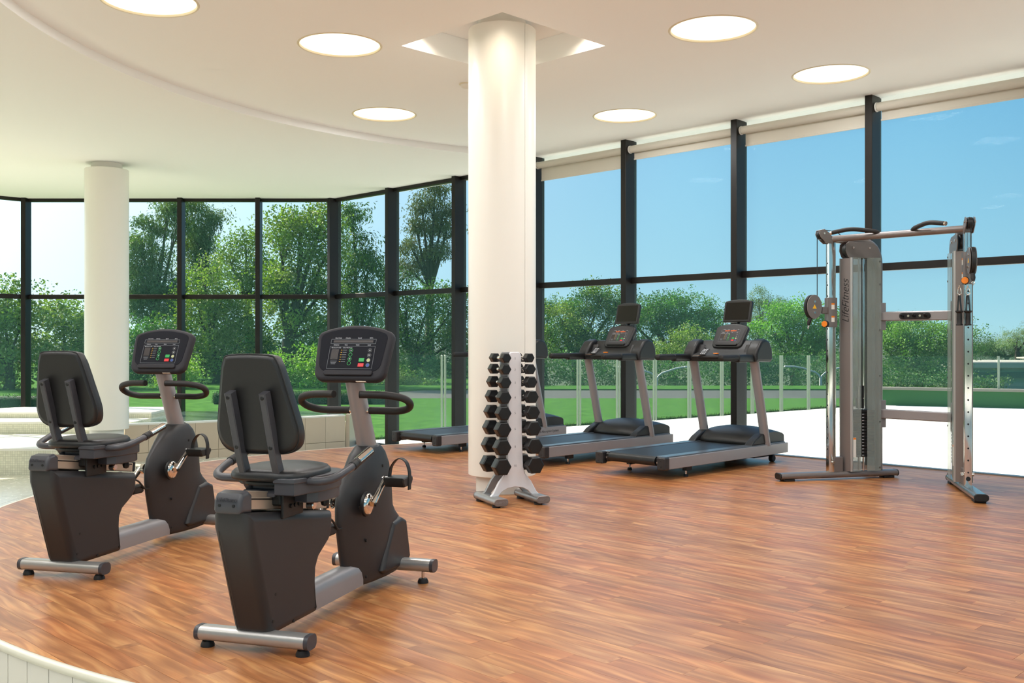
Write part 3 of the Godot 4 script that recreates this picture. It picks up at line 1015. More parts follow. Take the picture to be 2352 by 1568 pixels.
		for e in [-1.0, 1.0]:
			part(o, "arm", G.new().tube([Vector3(0, fork - 0.05, 0), Vector3(0.06 * e, fork + 0.08, 0), Vector3(0.2 * e, fork + 0.2, 0), Vector3(0.7 * e, fork + 0.37, 0), Vector3(1.05 * e, fork + 0.43, 0)], 0.035, 8), M.lamp_post)
			part(o, "lamp_head", G.new().box(Vector3(1.22 * e, fork + 0.43, 0), Vector3(0.42, 0.07, 0.16), Basis.IDENTITY, 0.02), M.lamp_post)
	# long low building beyond the parapet
	var fb2 := thing("far_building", "long low pale green building behind the glass screens", "building", W(26.4, 58.0, -3.8))
	part(fb2, "wall", G.new().box(Vector3(12, 1.3, -3), Vector3(24, 2.6, 6)), M.far_wall)
	for i in 6: part(fb2, "window_strip", G.new().box(Vector3(2.0 + 4.0 * i, 3.05, 0.0), Vector3(3.9, 0.34, 0.2)), M.far_dark)
	part(fb2, "upper_wall", G.new().box(Vector3(12, 3.0, -3.05), Vector3(24, 0.85, 5.95)), M.far_wall)
	part(fb2, "parapet", G.new().box(Vector3(12, 3.62, -3), Vector3(24.4, 0.38, 6.4), Basis.IDENTITY, 0.05), M.far_roof)
	for i in 4: part(fb2, "roof_sheet", G.new().box(Vector3(8.0 + 4.8 * i, 4.05 + 0.03 * (i % 2), -3), Vector3(4.7, 0.10, 4.6), rot(0, 0, 2.0), 0.02), M.far_roof)

func leaf_material() -> StandardMaterial3D:
	if not M.has("leaf"):
		var m := mat(Color.WHITE, 0.55, 0.0, 0.35)
		m.vertex_color_use_as_albedo = true
		m.backlight_enabled = true
		m.backlight = Color(0.75, 0.85, 0.40)
		m.cull_mode = BaseMaterial3D.CULL_DISABLED
		M.leaf = m
	return M.leaf

func leaf_cluster(radius: float, count: int, size: float, seed_: int, slim := 0.5, droop := 0.0) -> ArrayMesh:
	var r := RandomNumberGenerator.new()
	r.seed = seed_
	var g := G.new()
	for i in count:
		var p := Vector3(r.randfn(), r.randfn(), r.randfn()) * radius * 0.5
		var a := Vector3(r.randfn(), r.randfn() * 0.7 - droop, r.randfn()).normalized()
		var side := a.cross(Vector3(r.randfn(), r.randfn() + 0.6, r.randfn())).normalized()
		var up := side.cross(a).normalized()
		var L := size * r.randf_range(0.7, 1.3)
		var w := L * slim
		var mid := p + a * L * 0.45
		var q0 := mid + side * w * 0.5 + up * L * 0.10
		var q1 := mid - side * w * 0.5 + up * L * 0.10
		var n0 := (q0 - p).cross(a).normalized()
		if n0.dot(up) < 0.0: n0 = -n0
		var n1 := (q1 - p).cross(a).normalized()
		if n1.dot(up) < 0.0: n1 = -n1
		g.tri(p, q0, p + a * L, n0, n0, n0)
		g.tri(p, q1, p + a * L, n1, n1, n1)
	return g.mesh()

# blobs: [pixel x, pixel y, radius px x, radius px y] of the frame at depth d, only used to size the crown where it stands
func tree(called: String, label: String, d: float, trunk_x: float, blobs: Array, tints: Array, density: float, leaf: ArrayMesh, leaf_r: float, bark: Material, ground := -3.8, trunk_r := 0.22, spread := 1.0, shell := 0.55) -> void:
	var k := d / 2287.0
	var bx := (trunk_x - 1176.0) * k
	var o := thing(called, label, "tree" if called != "shrub" else "shrub", W(bx, d, ground))
	var B: Array = []
	var low := 1e9
	for b in blobs:
		var cx: float = (b[0] - 1176.0) * k - bx
		var cy: float = 1.2 - (b[1] - 784.0) * k - ground
		var rx: float = b[2] * k
		var ry: float = b[3] * k
		var rz := rx * 0.85 * spread
		var cz := rng.randf_range(-0.5, 0.5) * rx * 0.8
		B.append([Vector3(cx, cy, cz), Vector3(rx, ry, rz)])
		low = minf(low, cy)
	if called != "shrub":
		var tg := G.new()
		var fork := maxf(low * 0.8, 0.5)
		var base := Vector3(0, 0, 0)
		var fk := Vector3(rng.randf_range(-0.2, 0.2), fork, rng.randf_range(-0.2, 0.2))
		tg.tube([base, base.lerp(fk, 0.5) + Vector3(rng.randf_range(-0.1, 0.1), 0, 0), fk], [trunk_r * 1.25, trunk_r, trunk_r * 0.85], 9)
		part(o, "trunk", tg, bark)
		var bg := G.new()
		for e in B:
			var c: Vector3 = e[0]
			var m1 = fk.lerp(c, 0.5) + Vector3(rng.randf_range(-0.3, 0.3), 0.25, rng.randf_range(-0.3, 0.3)) * e[1].x * 0.4
			bg.tube([fk, m1, c], [trunk_r * 0.5, trunk_r * 0.3, trunk_r * 0.15], 6)
			for t in 3:
				var dir := Vector3(rng.randfn(), rng.randfn() * 0.7 + 0.3, rng.randfn()).normalized()
				var tip: Vector3 = c + dir * e[1] * 0.85
				var st = m1.lerp(c, rng.randf_range(0.3, 1.0))
				bg.tube([st, st.lerp(tip, 0.5) + Vector3(0, 0.08, 0) * e[1].y, tip], [trunk_r * 0.14, trunk_r * 0.09, trunk_r * 0.04], 5)
		part(o, "branches", bg, bark)
	var xs: Array = []
	var cs: Array = []
	for e in B:
		var R: Vector3 = e[1]
		var area := 4.0 * PI * pow((pow(R.x * R.y, 1.6) + pow(R.x * R.z, 1.6) + pow(R.y * R.z, 1.6)) / 3.0, 1.0 / 1.6)
		# foliage sits in tufts on the crown
		var tufts := int(area * 1.1 / (leaf_r * leaf_r * 9.0)) + 6
		var per := int(maxf(6.0, 2.4 * density * area / tufts))
		for t in tufts:
			var dir := Vector3(rng.randfn(), rng.randfn(), rng.randfn()).normalized()
			var tc: Vector3 = e[0] + dir * R * pow(rng.randf_range(shell, 1.0), 0.6)
			var col: Color = tints[rng.randi() % tints.size()]
			col = col * rng.randf_range(0.95, 1.6)
			var tr := leaf_r * rng.randf_range(0.7, 1.7)
			for i in per:
				var p := tc + Vector3(rng.randfn() * tr, rng.randfn() * tr * 0.55, rng.randfn() * tr) * 0.8
				xs.append(Transform3D(Basis.from_euler(Vector3(rng.randf_range(-0.5, 0.5), rng.randf() * TAU, rng.randf_range(-0.5, 0.5))).scaled(Vector3.ONE * rng.randf_range(0.8, 1.25)), p))
				cs.append(col * rng.randf_range(0.85, 1.15))
	var mm := MultiMesh.new()
	mm.transform_format = MultiMesh.TRANSFORM_3D
	mm.use_colors = true
	mm.mesh = leaf
	mm.instance_count = xs.size()
	for i in xs.size():
		mm.set_instance_transform(i, xs[i])
		mm.set_instance_color(i, cs[i])
	var mi := MultiMeshInstance3D.new()
	mi.name = "foliage"
	mi.multimesh = mm
	mi.material_override = leaf_material()
	mi.set_meta("kind", "stuff")
	o.add_child(mi)

func build_trees() -> void:
	var broad := leaf_cluster(0.26, 18, 0.105, 1, 0.62)
	var fine := leaf_cluster(0.28, 18, 0.15, 2, 0.30, 0.6)
	var small := leaf_cluster(0.20, 14, 0.095, 3, 0.60)
	var bright := [Color(0.125, 0.19, 0.045), Color(0.16, 0.23, 0.06), Color(0.085, 0.145, 0.035), Color(0.20, 0.25, 0.08)]
	var deep := [Color(0.045, 0.12, 0.03), Color(0.06, 0.15, 0.035), Color(0.035, 0.09, 0.028)]
	var gum := [Color(0.10, 0.16, 0.075), Color(0.13, 0.19, 0.08), Color(0.08, 0.13, 0.065), Color(0.15, 0.19, 0.10)]
	var pine := [Color(0.085, 0.10, 0.05), Color(0.11, 0.12, 0.06), Color(0.07, 0.085, 0.045)]
	var dark := [Color(0.045, 0.100, 0.032), Color(0.055, 0.120, 0.036), Color(0.060, 0.110, 0.030)]
	var evergreen := [Color(0.050, 0.110, 0.034), Color(0.062, 0.135, 0.038), Color(0.045, 0.095, 0.030), Color(0.080, 0.130, 0.036)]  # own leaf colours of the dark evergreens
	# behind the far windows
	tree("leafy_tree", "leafy tree with bending dark branches outside, beyond the whirlpool terrace corner", 33.0, 20.0, [[10, 705, 70, 55], [60, 740, 60, 60], [-40, 760, 60, 80], [30, 820, 70, 60], [-20, 870, 60, 40]], bright, 7.0, broad, 0.30, M.bark, LOW, 0.16, 1.0, 0.3)
	tree("leafy_tree", "spreading leafy tree outside, seen past the column at the whirlpool", 34.0, 150.0, [[140, 735, 60, 45], [190, 770, 50, 50], [110, 790, 50, 50], [170, 840, 70, 55], [230, 810, 60, 60]], bright, 7.0, broad, 0.30, M.bark, LOW, 0.16, 1.0, 0.3)
	tree("gum_tree", "tall open gum tree with clumped grey-green foliage outside the far windows", 44.0, 345.0, [[330, 560, 34, 26], [320, 610, 40, 34], [365, 600, 30, 40], [345, 520, 32, 22], [385, 480, 30, 22], [405, 520, 24, 26], [330, 655, 40, 28], [385, 655, 36, 30], [410, 700, 40, 36], [350, 710, 50, 36], [310, 690, 30, 26]], gum, 5.5, fine, 0.22, M.bark_pale, LOW, 0.22, 1.0, 0.35)
	tree("gum_tree", "second tall gum tree, leaning towards the middle far window", 46.0, 470.0, [[440, 470, 26, 20], [455, 520, 30, 30], [475, 545, 26, 30], [440, 570, 34, 30], [470, 600, 34, 34], [455, 640, 36, 30], [485, 500, 20, 16]], gum, 5.5, fine, 0.22, M.bark_pale, LOW, 0.22, 1.0, 0.35)
	tree("leafy_tree", "broad bright green tree outside, in front of the gum trees", 38.0, 500.0, [[475, 650, 46, 22], [500, 690, 60, 30], [460, 720, 50, 36], [540, 720, 50, 40], [500, 780, 60, 50], [560, 790, 60, 50], [470, 840, 50, 40]], bright, 6.5, broad, 0.30, M.bark, LOW, 0.2, 1.0, 0.4)
	tree("leafy_tree", "round crowned tree outside between the gum trees and the tall bright tree", 41.0, 570.0, [[565, 560, 34, 26], [585, 600, 40, 34], [555, 640, 40, 34], [600, 660, 40, 40], [530, 600, 24, 24]], bright, 6.5, broad, 0.30, M.bark, LOW, 0.2, 1.0, 0.35)
	tree("tall_tree", "tall bright tree with dark forked trunk outside the far corner window", 36.0, 672.0, [[690, 505, 50, 28], [740, 510, 44, 36], [650, 545, 44, 40], [700, 570, 60, 46], [750, 590, 44, 50], [650, 610, 50, 50], [690, 650, 60, 46], [740, 670, 44, 44], [640, 690, 44, 40], [680, 740, 60, 46], [740, 750, 46, 46]], bright, 6.5, broad, 0.30, M.bark, LOW, 0.26, 1.0, 0.4)
	tree("tall_tree", "dark bushy undergrowth tree below the tall bright tree", 39.0, 640.0, [[610, 780, 50, 50], [670, 820, 60, 50], [560, 850, 50, 40], [730, 830, 50, 50], [420, 800, 60, 60], [370, 780, 50, 60], [310, 800, 50, 60], [250, 850, 60, 40], [350, 860, 60, 30]], deep, 7.0, broad, 0.32, M.bark, LOW, 0.2, 1.0, 0.3)
	tree("shrub", "bright flowering shrub beyond the hedge behind the first bike console", 34.0, 385.0, [[400, 845, 34, 36], [420, 870, 30, 28], [380, 880, 30, 20]], [Color(0.20, 0.32, 0.06), Color(0.26, 0.36, 0.08)], 14.0, small, 0.22, M.bark, LOW)
	tree("shrub", "bright green shrub beyond the hedge behind the second bike console", 34.0, 700.0, [[690, 860, 40, 36], [740, 845, 40, 50], [660, 880, 36, 24], [640, 850, 30, 40]], [Color(0.20, 0.34, 0.06), Color(0.24, 0.38, 0.09), Color(0.15, 0.28, 0.05)], 14.0, small, 0.22, M.bark, LOW)
	tree("conifer", "dark upright conifer outside the corner where the two glass walls meet", 40.0, 815.0, [[810, 500, 26, 40], [815, 570, 36, 50], [805, 650, 36, 60], [845, 620, 30, 60], [870, 680, 30, 60], [820, 730, 50, 60], [860, 790, 50, 50]], evergreen, 6.0, fine, 0.28, M.bark, LOW, 0.2, 1.0, 0.2)
	tree("pine_tree", "tall bare-stemmed pine with rusty green crown outside the glass wall", 52.0, 985.0, [[1000, 445, 30, 24], [970, 480, 24, 22], [1020, 480, 24, 26], [990, 515, 36, 26], [955, 520, 18, 16], [1025, 530, 22, 20], [945, 570, 20, 18], [1010, 575, 30, 18], [980, 600, 30, 24], [940, 620, 26, 24]], pine, 5.5, fine, 0.24, M.bark, LOW, 0.24, 1.0, 0.3)
	tree("tall_tree", "dark evergreen tree mass outside beneath the pine", 45.0, 960.0, [[930, 700, 40, 50], [990, 690, 50, 40], [1050, 700, 40, 40], [920, 780, 50, 60], [990, 770, 60, 60], [1060, 780, 50, 60], [950, 850, 60, 40], [1040, 850, 60, 40], [900, 640, 20, 40]], evergreen, 6.0, broad, 0.30, M.bark, LOW, 0.2, 1.0, 0.3)
	tree("shrub", "light green shrub outside at the foot of the dark tree mass", 37.0, 950.0, [[945, 880, 40, 20], [900, 870, 30, 24], [1000, 890, 40, 14]], bright, 12.0, small, 0.24, M.bark, LOW)
	# beyond the fence
	tree("umbrella_pine", "small dark tree at the edge of the round canopies, beside the column", 60.0, 1258.0, [[1250, 705, 22, 12], [1262, 722, 18, 14]], dark, 9.0, fine, 0.36, M.bark, -3.8, 0.2)
	tree("canopy_tree", "large round canopy tree behind the treadmill beside the dumbbell rack", 56.0, 1330.0, [[1385, 680, 50, 26], [1420, 695, 40, 34], [1330, 705, 46, 26], [1290, 735, 40, 26], [1350, 745, 60, 34], [1420, 750, 40, 36], [1300, 790, 60, 40], [1380, 800, 60, 40], [1260, 780, 30, 40]], bright + deep, 6.5, broad, 0.36, M.bark, -3.8, 0.3, 1.0, 0.5)
	tree("canopy_tree", "wide green canopy tree between the two treadmill screens", 58.0, 1550.0, [[1480, 705, 40, 26], [1530, 705, 46, 24], [1590, 710, 46, 26], [1640, 735, 40, 28], [1500, 745, 60, 34], [1570, 755, 60, 36], [1640, 780, 50, 36], [1480, 790, 50, 40], [1450, 740, 30, 40]], deep + [Color(0.07, 0.18, 0.045), Color(0.085, 0.20, 0.05)], 6.5, broad, 0.36, M.bark, -3.8, 0.3, 1.0, 0.5)
	tree("shrub", "yellowish green bush in front of the wide canopy, beside the treadmill console", 48.0, 1590.0, [[1590, 785, 40, 34], [1560, 815, 36, 26], [1620, 815, 40, 30], [1510, 815, 40, 24]], [Color(0.13, 0.20, 0.04), Color(0.16, 0.22, 0.06)], 11.0, small, 0.26, M.bark, -3.8)
	tree("gum_tree", "grey-green tree rising far behind the bright round canopy", 95.0, 1745.0, [[1742, 685, 26, 22], [1750, 715, 34, 26], [1790, 705, 24, 16], [1735, 745, 36, 30]], gum, 4.0, fine, 0.5, M.bark_pale, -3.8, 0.3)
	tree("canopy_tree", "bright round canopy tree behind the cable machine's pulley column", 54.0, 1830.0, [[1800, 730, 50, 26], [1860, 725, 46, 28], [1770, 760, 40, 26], [1830, 775, 60, 36], [1890, 770, 50, 40], [1930, 760, 40, 40], [1850, 820, 70, 30]], [Color(0.10, 0.23, 0.035), Color(0.13, 0.28, 0.05), Color(0.085, 0.19, 0.03)], 6.5, broad, 0.36, M.bark, -3.8, 0.3, 1.0, 0.5)
	tree("canopy_tree", "round canopy tree seen between the cable machine towers", 55.0, 2090.0, [[2070, 775, 50, 28], [2110, 770, 46, 26], [2160, 775, 46, 28], [2040, 800, 40, 30], [2100, 820, 60, 40], [2170, 820, 50, 40], [2210, 790, 40, 30], [2060, 860, 60, 30], [2150, 870, 60, 26]], [Color(0.10, 0.20, 0.045), Color(0.13, 0.24, 0.06), Color(0.08, 0.17, 0.04)], 6.5, broad, 0.36, M.bark, -3.8, 0.3, 1.0, 0.5)
	tree("canopy_tree", "darker tree top peeping over the canopy between the cable machine towers", 80.0, 2075.0, [[2050, 745, 40, 16], [2100, 742, 30, 12], [2030, 760, 30, 16]], deep, 7.0, fine, 0.4, M.bark, -3.8, 0.3)
	tree("canopy_tree", "long dark tree belt on the horizon behind the far building", 120.0, 2310.0, [[2255, 802, 34, 18], [2300, 802, 40, 18], [2350, 803, 40, 18], [2400, 800, 40, 20], [2230, 806, 30, 14]], dark, 5.0, broad, 0.6, M.bark, -3.8, 0.3)
	tree("canopy_tree", "pale green tree top rising over the dark tree belt by the window edge", 105.0, 2340.0, [[2335, 775, 24, 14], [2365, 770, 30, 18], [2320, 785, 20, 10]], [Color(0.16, 0.22, 0.12), Color(0.19, 0.25, 0.14)], 4.0, fine, 0.5, M.bark, -3.8, 0.3)
	tree("shrub", "dark continuous shrubbery behind the street lamps and the fence", 42.0, 1600.0, [[1260, 850, 60, 40], [1350, 860, 70, 40], [1440, 850, 60, 45], [1530, 860, 60, 40], [1620, 855, 70, 45], [1710, 850, 70, 50], [1800, 850, 60, 50], [1890, 860, 60, 45], [1980, 860, 60, 45], [1700, 790, 50, 40], [2060, 890, 60, 30], [2150, 890, 60, 30], [2240, 890, 50, 20]], deep + dark, 7.5, small, 0.32, M.bark, -3.8, 0.2, 1.0, 0.4)

# ------------------------------------------------------------------ recumbent bikes
# local frame: x = right, y = up, z = -forward (the rider looks along -z)
func b3(t: float, s: float, h: float) -> Vector3: return Vector3(t, h, -s)

# side profile given as (s, h), extruded across t
func side_prism(g: G, prof: Array, t0: float, t1: float, bev := 0.0, steps := 1) -> G:
	var p := PackedVector2Array()
	for q in prof: p.append(Vector2(q[0], q[1]))
	# local X -> -z (forward), local Y -> up, local Z -> x
	return g.prism(p, t0, t1, Transform3D(Basis(Vector3(0, 0, -1), Vector3(0, 1, 0), Vector3(1, 0, 0)), Vector3.ZERO), bev, steps)

func smooth_path(pts: Array, k := 6) -> Array:
	var o: Array = []
	var m := pts.size()
	for i in m - 1:
		var p0: Vector3 = pts[maxi(i - 1, 0)]
		var p1: Vector3 = pts[i]
		var p2: Vector3 = pts[i + 1]
		var p3: Vector3 = pts[mini(i + 2, m - 1)]
		for j in k: o.append(p1.cubic_interpolate(p2, p0, p3, float(j) / k))
	o.append(pts[m - 1])
	return o

func fillet(pts: Array, r: float, k := 5) -> Array:
	var o: Array = [pts[0]]
	for i in range(1, pts.size() - 1):
		var a: Vector3 = pts[i - 1]
		var b: Vector3 = pts[i]
		var c: Vector3 = pts[i + 1]
		var d1 := minf(r, (a - b).length() * 0.49)
		var d2 := minf(r, (c - b).length() * 0.49)
		var p := b + (a - b).normalized() * d1
		var q := b + (c - b).normalized() * d2
		for j in k + 1:
			var t := float(j) / k
			o.append(p.lerp(b, t).lerp(b.lerp(q, t), t))
	o.append(pts[pts.size() - 1])
	return o

func oval_bar(L: float, w: float, h: float, at: Vector3, along := "x") -> G:
	var g := G.new()
	var b := Basis(Vector3(0, 0, -1), Vector3(0, 1, 0), Vector3(1, 0, 0)) if along == "x" else Basis.IDENTITY
	return g.prism(G.rrect(w, h, minf(w, h) * 0.42, 5), -L / 2, L / 2, Transform3D(b, at))

func foot_pad(o: Node, x: float, z: float, top: float, r := 0.027) -> void:
	var f := part(o, "foot", G.new().lathe([Vector2(0, 0), Vector2(r, 0), Vector2(r, 0.008), Vector2(r * 0.78, 0.022), Vector2(0, 0.022)], 20, Transform3D(Basis.IDENTITY, Vector3(x, 0, z))), M.rubber)
	part(f, "foot_bolt", G.new().cyl(Vector3(x, 0.02, z), Vector3(x, top, z), 0.008, 10), M.chrome)

func outline_frame(g: G, w: float, h: float, line: float, c: Vector3) -> void:
	g.box(c + Vector3(0, h / 2, 0), Vector3(w, line, 0.0006)); g.box(c - Vector3(0, h / 2, 0), Vector3(w, line, 0.0006))
	g.box(c + Vector3(w / 2, 0, 0), Vector3(line, h, 0.0006)); g.box(c - Vector3(w / 2, 0, 0), Vector3(line, h, 0.0006))

func console_print(face: Node, sc: float, lit: bool) -> void:
	# flat print on a console face; local z is the face normal, sized for a 0.34 x 0.24 face
	var lines := G.new()
	outline_frame(lines, 0.232 * sc, 0.022 * sc, 0.0016 * sc, Vector3(0, 0.045, 0) * sc)
	outline_frame(lines, 0.232 * sc, 0.112 * sc, 0.0016 * sc, Vector3(0, -0.035, 0) * sc)
	part(face, "printed_frame", lines, M.print_grey)
	part(face, "led_display", G.new().box(Vector3(0, 0.045, 0.0004) * sc, Vector3(0.205, 0.013, 0.001) * sc), M.led_off)
	part(face, "profile_display", G.new().box(Vector3(-0.086, -0.020, 0.0004) * sc, Vector3(0.038, 0.052, 0.001) * sc), M.led_off)
	var dots := G.new()
	for i in 5:
		for j in 7:
			if lit and (i + j) % 3 == 0: continue
			dots.box(Vector3(-0.100 + 0.007 * i, -0.041 + 0.007 * j, 0.0010) * sc, Vector3(0.003, 0.003, 0.0006) * sc)
	part(face, "display_dots", dots, M.print_dark)
	if lit:
		text(face, "led_text", "SELECT WORKOUT", 0.017 * sc, Transform3D(Basis.IDENTITY, Vector3(0, 0.045, 0.0012) * sc), M.led_on, 0.0, "Droid Sans Mono", 0.0006)
	var words := [["Heart Rate", -0.08, 0.062], ["Calories", -0.03, 0.062], ["Speed", 0.03, 0.062], ["METs", 0.09, 0.062], ["Distance", -0.085, 0.027], ["Time", -0.035, 0.027], ["Watts", 0.025, 0.027], ["Level", 0.085, 0.027],
		["Workout Profile", -0.083, 0.013], ["Select Workout", -0.025, 0.013]]
	for w in words:
		text(face, "printed_word", w[0], 0.0072 * sc, Transform3D(Basis.IDENTITY, Vector3(w[1], w[2], 0.0008) * sc), M.print_white, 0.0, "Droid Sans", 0.0004)
	var minor := G.new()
	for i in 6: minor.box(Vector3(-0.036, 0.001 - 0.0115 * i, 0.0004) * sc, Vector3(0.020, 0.0028, 0.0006) * sc)
	for i in 3: minor.box(Vector3(-0.086, -0.054 - 0.007 * i, 0.0004) * sc, Vector3(0.034 - 0.006 * i, 0.0026, 0.0006) * sc)
	part(face, "printed_lines", minor, M.print_grey)
	var ticks := G.new()
	for i in 6: ticks.box(Vector3(-0.053, 0.001 - 0.0115 * i, 0.0004) * sc, Vector3(0.007, 0.0022, 0.0006) * sc)
	part(face, "printed_icons", ticks, M.yellow)
	for i in 4:
		var c := Vector3(-0.004, 0.000 - 0.0215 * i, 0.0) * sc
		var ring := part(face, "select_button", G.new().lathe([Vector2(0.0095, 0) * sc, Vector2(0.0095, 0.0012) * sc, Vector2(0.0075, 0.0012) * sc, Vector2(0.0075, 0) * sc], 20, Transform3D(rot(90), c)), M.green_btn)
		if i % 2 == 0:
			part(ring, "arrow", G.new().prism(PackedVector2Array([Vector2(-0.0035, -0.0025) * sc, Vector2(0.0035, -0.0025) * sc, Vector2(0, 0.004) * sc]), 0.0, 0.001, Transform3D(rot(0, 0, 0.0 if i == 0 else 180.0), c)), M.print_white)
	part(face, "go_button", G.new().box(Vector3(0.058, -0.048, 0.001) * sc, Vector3(0.028, 0.018, 0.003) * sc, Basis.IDENTITY, 0.001), M.green_btn)
	part(face, "stop_button", G.new().box(Vector3(0.058, -0.073, 0.001) * sc, Vector3(0.030, 0.018, 0.003) * sc, Basis.IDENTITY, 0.001), M.red_btn)
	for i in 4:
		var c := Vector3(0.093, 0.000 - 0.0245 * i, 0.0) * sc
		var bm: Material = [M.print_dark, M.print_dark, M.cream_btn, M.blue_btn][i]
		var bt := part(face, "round_button", G.new().lathe([Vector2(0, 0.0014) * sc, Vector2(0.0085, 0.0014) * sc, Vector2(0.0095, 0) * sc], 20, Transform3D(rot(90), c)), bm)
		part(bt, "button_ring", G.new().lathe([Vector2(0.0098, 0) * sc, Vector2(0.0098, 0.0012) * sc, Vector2(0.0088, 0.0012) * sc, Vector2(0.0088, 0) * sc], 20, Transform3D(rot(90), c)), M.print_grey)
		if i < 2: part(bt, "arrow", G.new().prism(PackedVector2Array([Vector2(-0.0035, -0.0025) * sc, Vector2(0.0035, -0.0025) * sc, Vector2(0, 0.004) * sc]), 0.0012, 0.0022, Transform3D(rot(0, 0, 180.0 * i), c)), M.print_white)

func ring_section(s0: float, s1: float, w: float, h: float, nose: float, k := 28) -> PackedVector3Array:
	# plan outline of a pod: rounded nose at the rear (s0), fuller towards the front (s1)
	var o := PackedVector3Array()
	var c := (s0 + s1) / 2
	var l := (s1 - s0) / 2
	for i in k:
		var a := TAU * i / k
		var ca := cos(a)
		var sa := sin(a)
		var e := 0.62
		var x := signf(ca) * pow(absf(ca), e)
		var y := signf(sa) * pow(absf(sa), e + nose * 0.25)
		var taper := 1.0 - nose * pow(clampf((-x + 0.15) / 1.15, 0.0, 1.0), 1.6)
		o.append(b3(y * w * taper, c + x * l, h))
	return o

func make_bike(label: String, at: Vector3, turn: float) -> Node3D:
	var o := thing("recumbent_bike", label, "exercise bike", at, turn, "recumbent exercise bikes")
	# stabiliser bars
	for e in [[0.0, 0.055, 0.50, 0.055], [1.206, 0.088, 0.55, 0.060]]:
		var bar := part(o, "stabilizer_bar", oval_bar(e[2] - 0.03, 0.075, e[3], b3(0, e[0], e[1])), M.silver_bar)
		for q in [-1.0, 1.0]:
			part(bar, "bar_cap", oval_bar(0.018, 0.077, e[3] + 0.002, b3(q * (e[2] / 2 - 0.010), e[0], e[1])), M.plastic2)
			foot_pad(o, q * 0.21, -e[0], e[1] - 0.02)
	# base beam
	var bp := PackedVector2Array()
	for p in [[-0.05, 0.058], [-0.05, 0.12], [-0.045, 0.145], [-0.028, 0.162], [0.0, 0.167], [0.028, 0.162], [0.045, 0.145], [0.05, 0.12], [0.05, 0.058]]: bp.append(Vector2(p[0], p[1]))
	part(o, "base_beam", G.new().prism(bp, -0.86, -0.1), M.silver)
	# rear pod under the seat
	var rear := part(o, "rear_shroud", side_prism(G.new(), [[-0.168, 0.565], [-0.165, 0.50], [-0.150, 0.46], [-0.030, 0.095], [-0.015, 0.072], [0.02, 0.060], [0.360, 0.060], [0.373, 0.072], [0.366, 0.13], [0.358, 0.20], [0.362, 0.25], [0.385, 0.286], [0.43, 0.313], [0.475, 0.340], [0.500, 0.372], [0.506, 0.41], [0.506, 0.468]], -0.082, 0.082, 0.035, 4), M.plastic)
	for p in [[0.02, 0.22], [0.0, 0.12], [0.34, 0.09], [0.16, 0.08]]:
		part(rear, "screw", G.new().cyl(b3(0.078, p[0], p[1]), b3(0.0832, p[0], p[1]), 0.007, 10), M.black)
	var seam := G.new()
	seam.tube([b3(-0.052, -0.1665, 0.565), b3(-0.052, -0.158, 0.46), b3(-0.052, -0.035, 0.09)], 0.0012, 5)
	part(rear, "seam", seam, M.black)
	# rail with end cap
	var slope := Basis(Vector3.RIGHT, atan(-0.10 / 0.67))
	var rail := G.new()
	rail.box(b3(0, 0.19, 0.545), Vector3(0.085, 0.050, 0.66), slope, 0.004)
	part(o, "seat_rail", rail, M.champagne)
	var r2 := G.new()
	r2.box(b3(0, 0.19, 0.580), Vector3(0.055, 0.024, 0.64), slope, 0.003)
	part(o, "rail_top", r2, M.champagne)
	part(o, "rail_groove", G.new().box(b3(0.0, 0.19, 0.562), Vector3(0.0868, 0.006, 0.64), slope), M.black)
	var cap := part(o, "rail_cap", side_prism(G.new(), [[-0.192, 0.572], [-0.188, 0.612], [-0.172, 0.636], [-0.130, 0.642], [-0.105, 0.625], [-0.105, 0.555], [-0.185, 0.562]], -0.059, 0.059, 0.016, 3), M.plastic2)
	for e in [-0.03, 0.03]: part(cap, "screw", G.new().cyl(b3(e, -0.185, 0.592), b3(e, -0.1925, 0.592), 0.006, 10), M.black)
	text(cap, "embossed_name", "LifeFitness", 0.018, Transform3D(Basis(Vector3.RIGHT, -0.12), b3(0, -0.1905, 0.614)), M.plastic2, 0.3, "Droid Sans", 0.002)
	part(o, "rail_front_cap", G.new().box(b3(0, 0.528, 0.498), Vector3(0.088, 0.055, 0.02), slope, 0.004), M.black)
	# seat carriage
	var car := G.new()
	car.box(b3(0, 0.16, 0.580), Vector3(0.16, 0.05, 0.20), Basis.IDENTITY, 0.006)
	car.box(b3(0.085, 0.14, 0.555), Vector3(0.012, 0.10, 0.16), Basis.IDENTITY, 0.003)
	car.box(b3(-0.085, 0.14, 0.555), Vector3(0.012, 0.10, 0.16), Basis.IDENTITY, 0.003)
	part(o, "carriage", car, M.black)
	part(o, "carriage_roller", G.new().cyl(b3(-0.09, 0.105, 0.622), b3(0.06, 0.105, 0.622), 0.024, 14), M.plastic2)
	part(o, "carriage_cover", side_prism(G.new(), [[0.045, 0.592], [0.045, 0.604], [0.06, 0.614], [0.13, 0.612], [0.13, 0.585]], -0.088, 0.062, 0.004), M.plastic2)
	part(o, "locking_pin", G.new().cyl(b3(0.10, 0.235, 0.535), b3(0.135, 0.235, 0.535), 0.018, 14, 0.004), M.chrome)
	part(o, "release_knob", G.new().lathe([Vector2(0, -0.02), Vector2(0.014, -0.015), Vector2(0.019, 0.0), Vector2(0.014, 0.015), Vector2(0, 0.02)], 14, Transform3D(Basis.IDENTITY, b3(0.13, 0.33, 0.535))), M.black)
	for p in [0.12, 0.15, 0.18]: part(o, "carriage_bolt", G.new().cyl(b3(0.09, p, 0.548), b3(0.098, p, 0.548), 0.009, 8), M.rubber)
	# seat
	var pan := G.new()
	pan.prism(G.ngon(0.172, 36, 0.0, 0.175), 0.632, 0.653, Transform3D(Basis(Vector3(1, 0, 0), Vector3(0, 0, -1), Vector3(0, 1, 0)), Vector3(0, 0, -0.21)), 0.006)
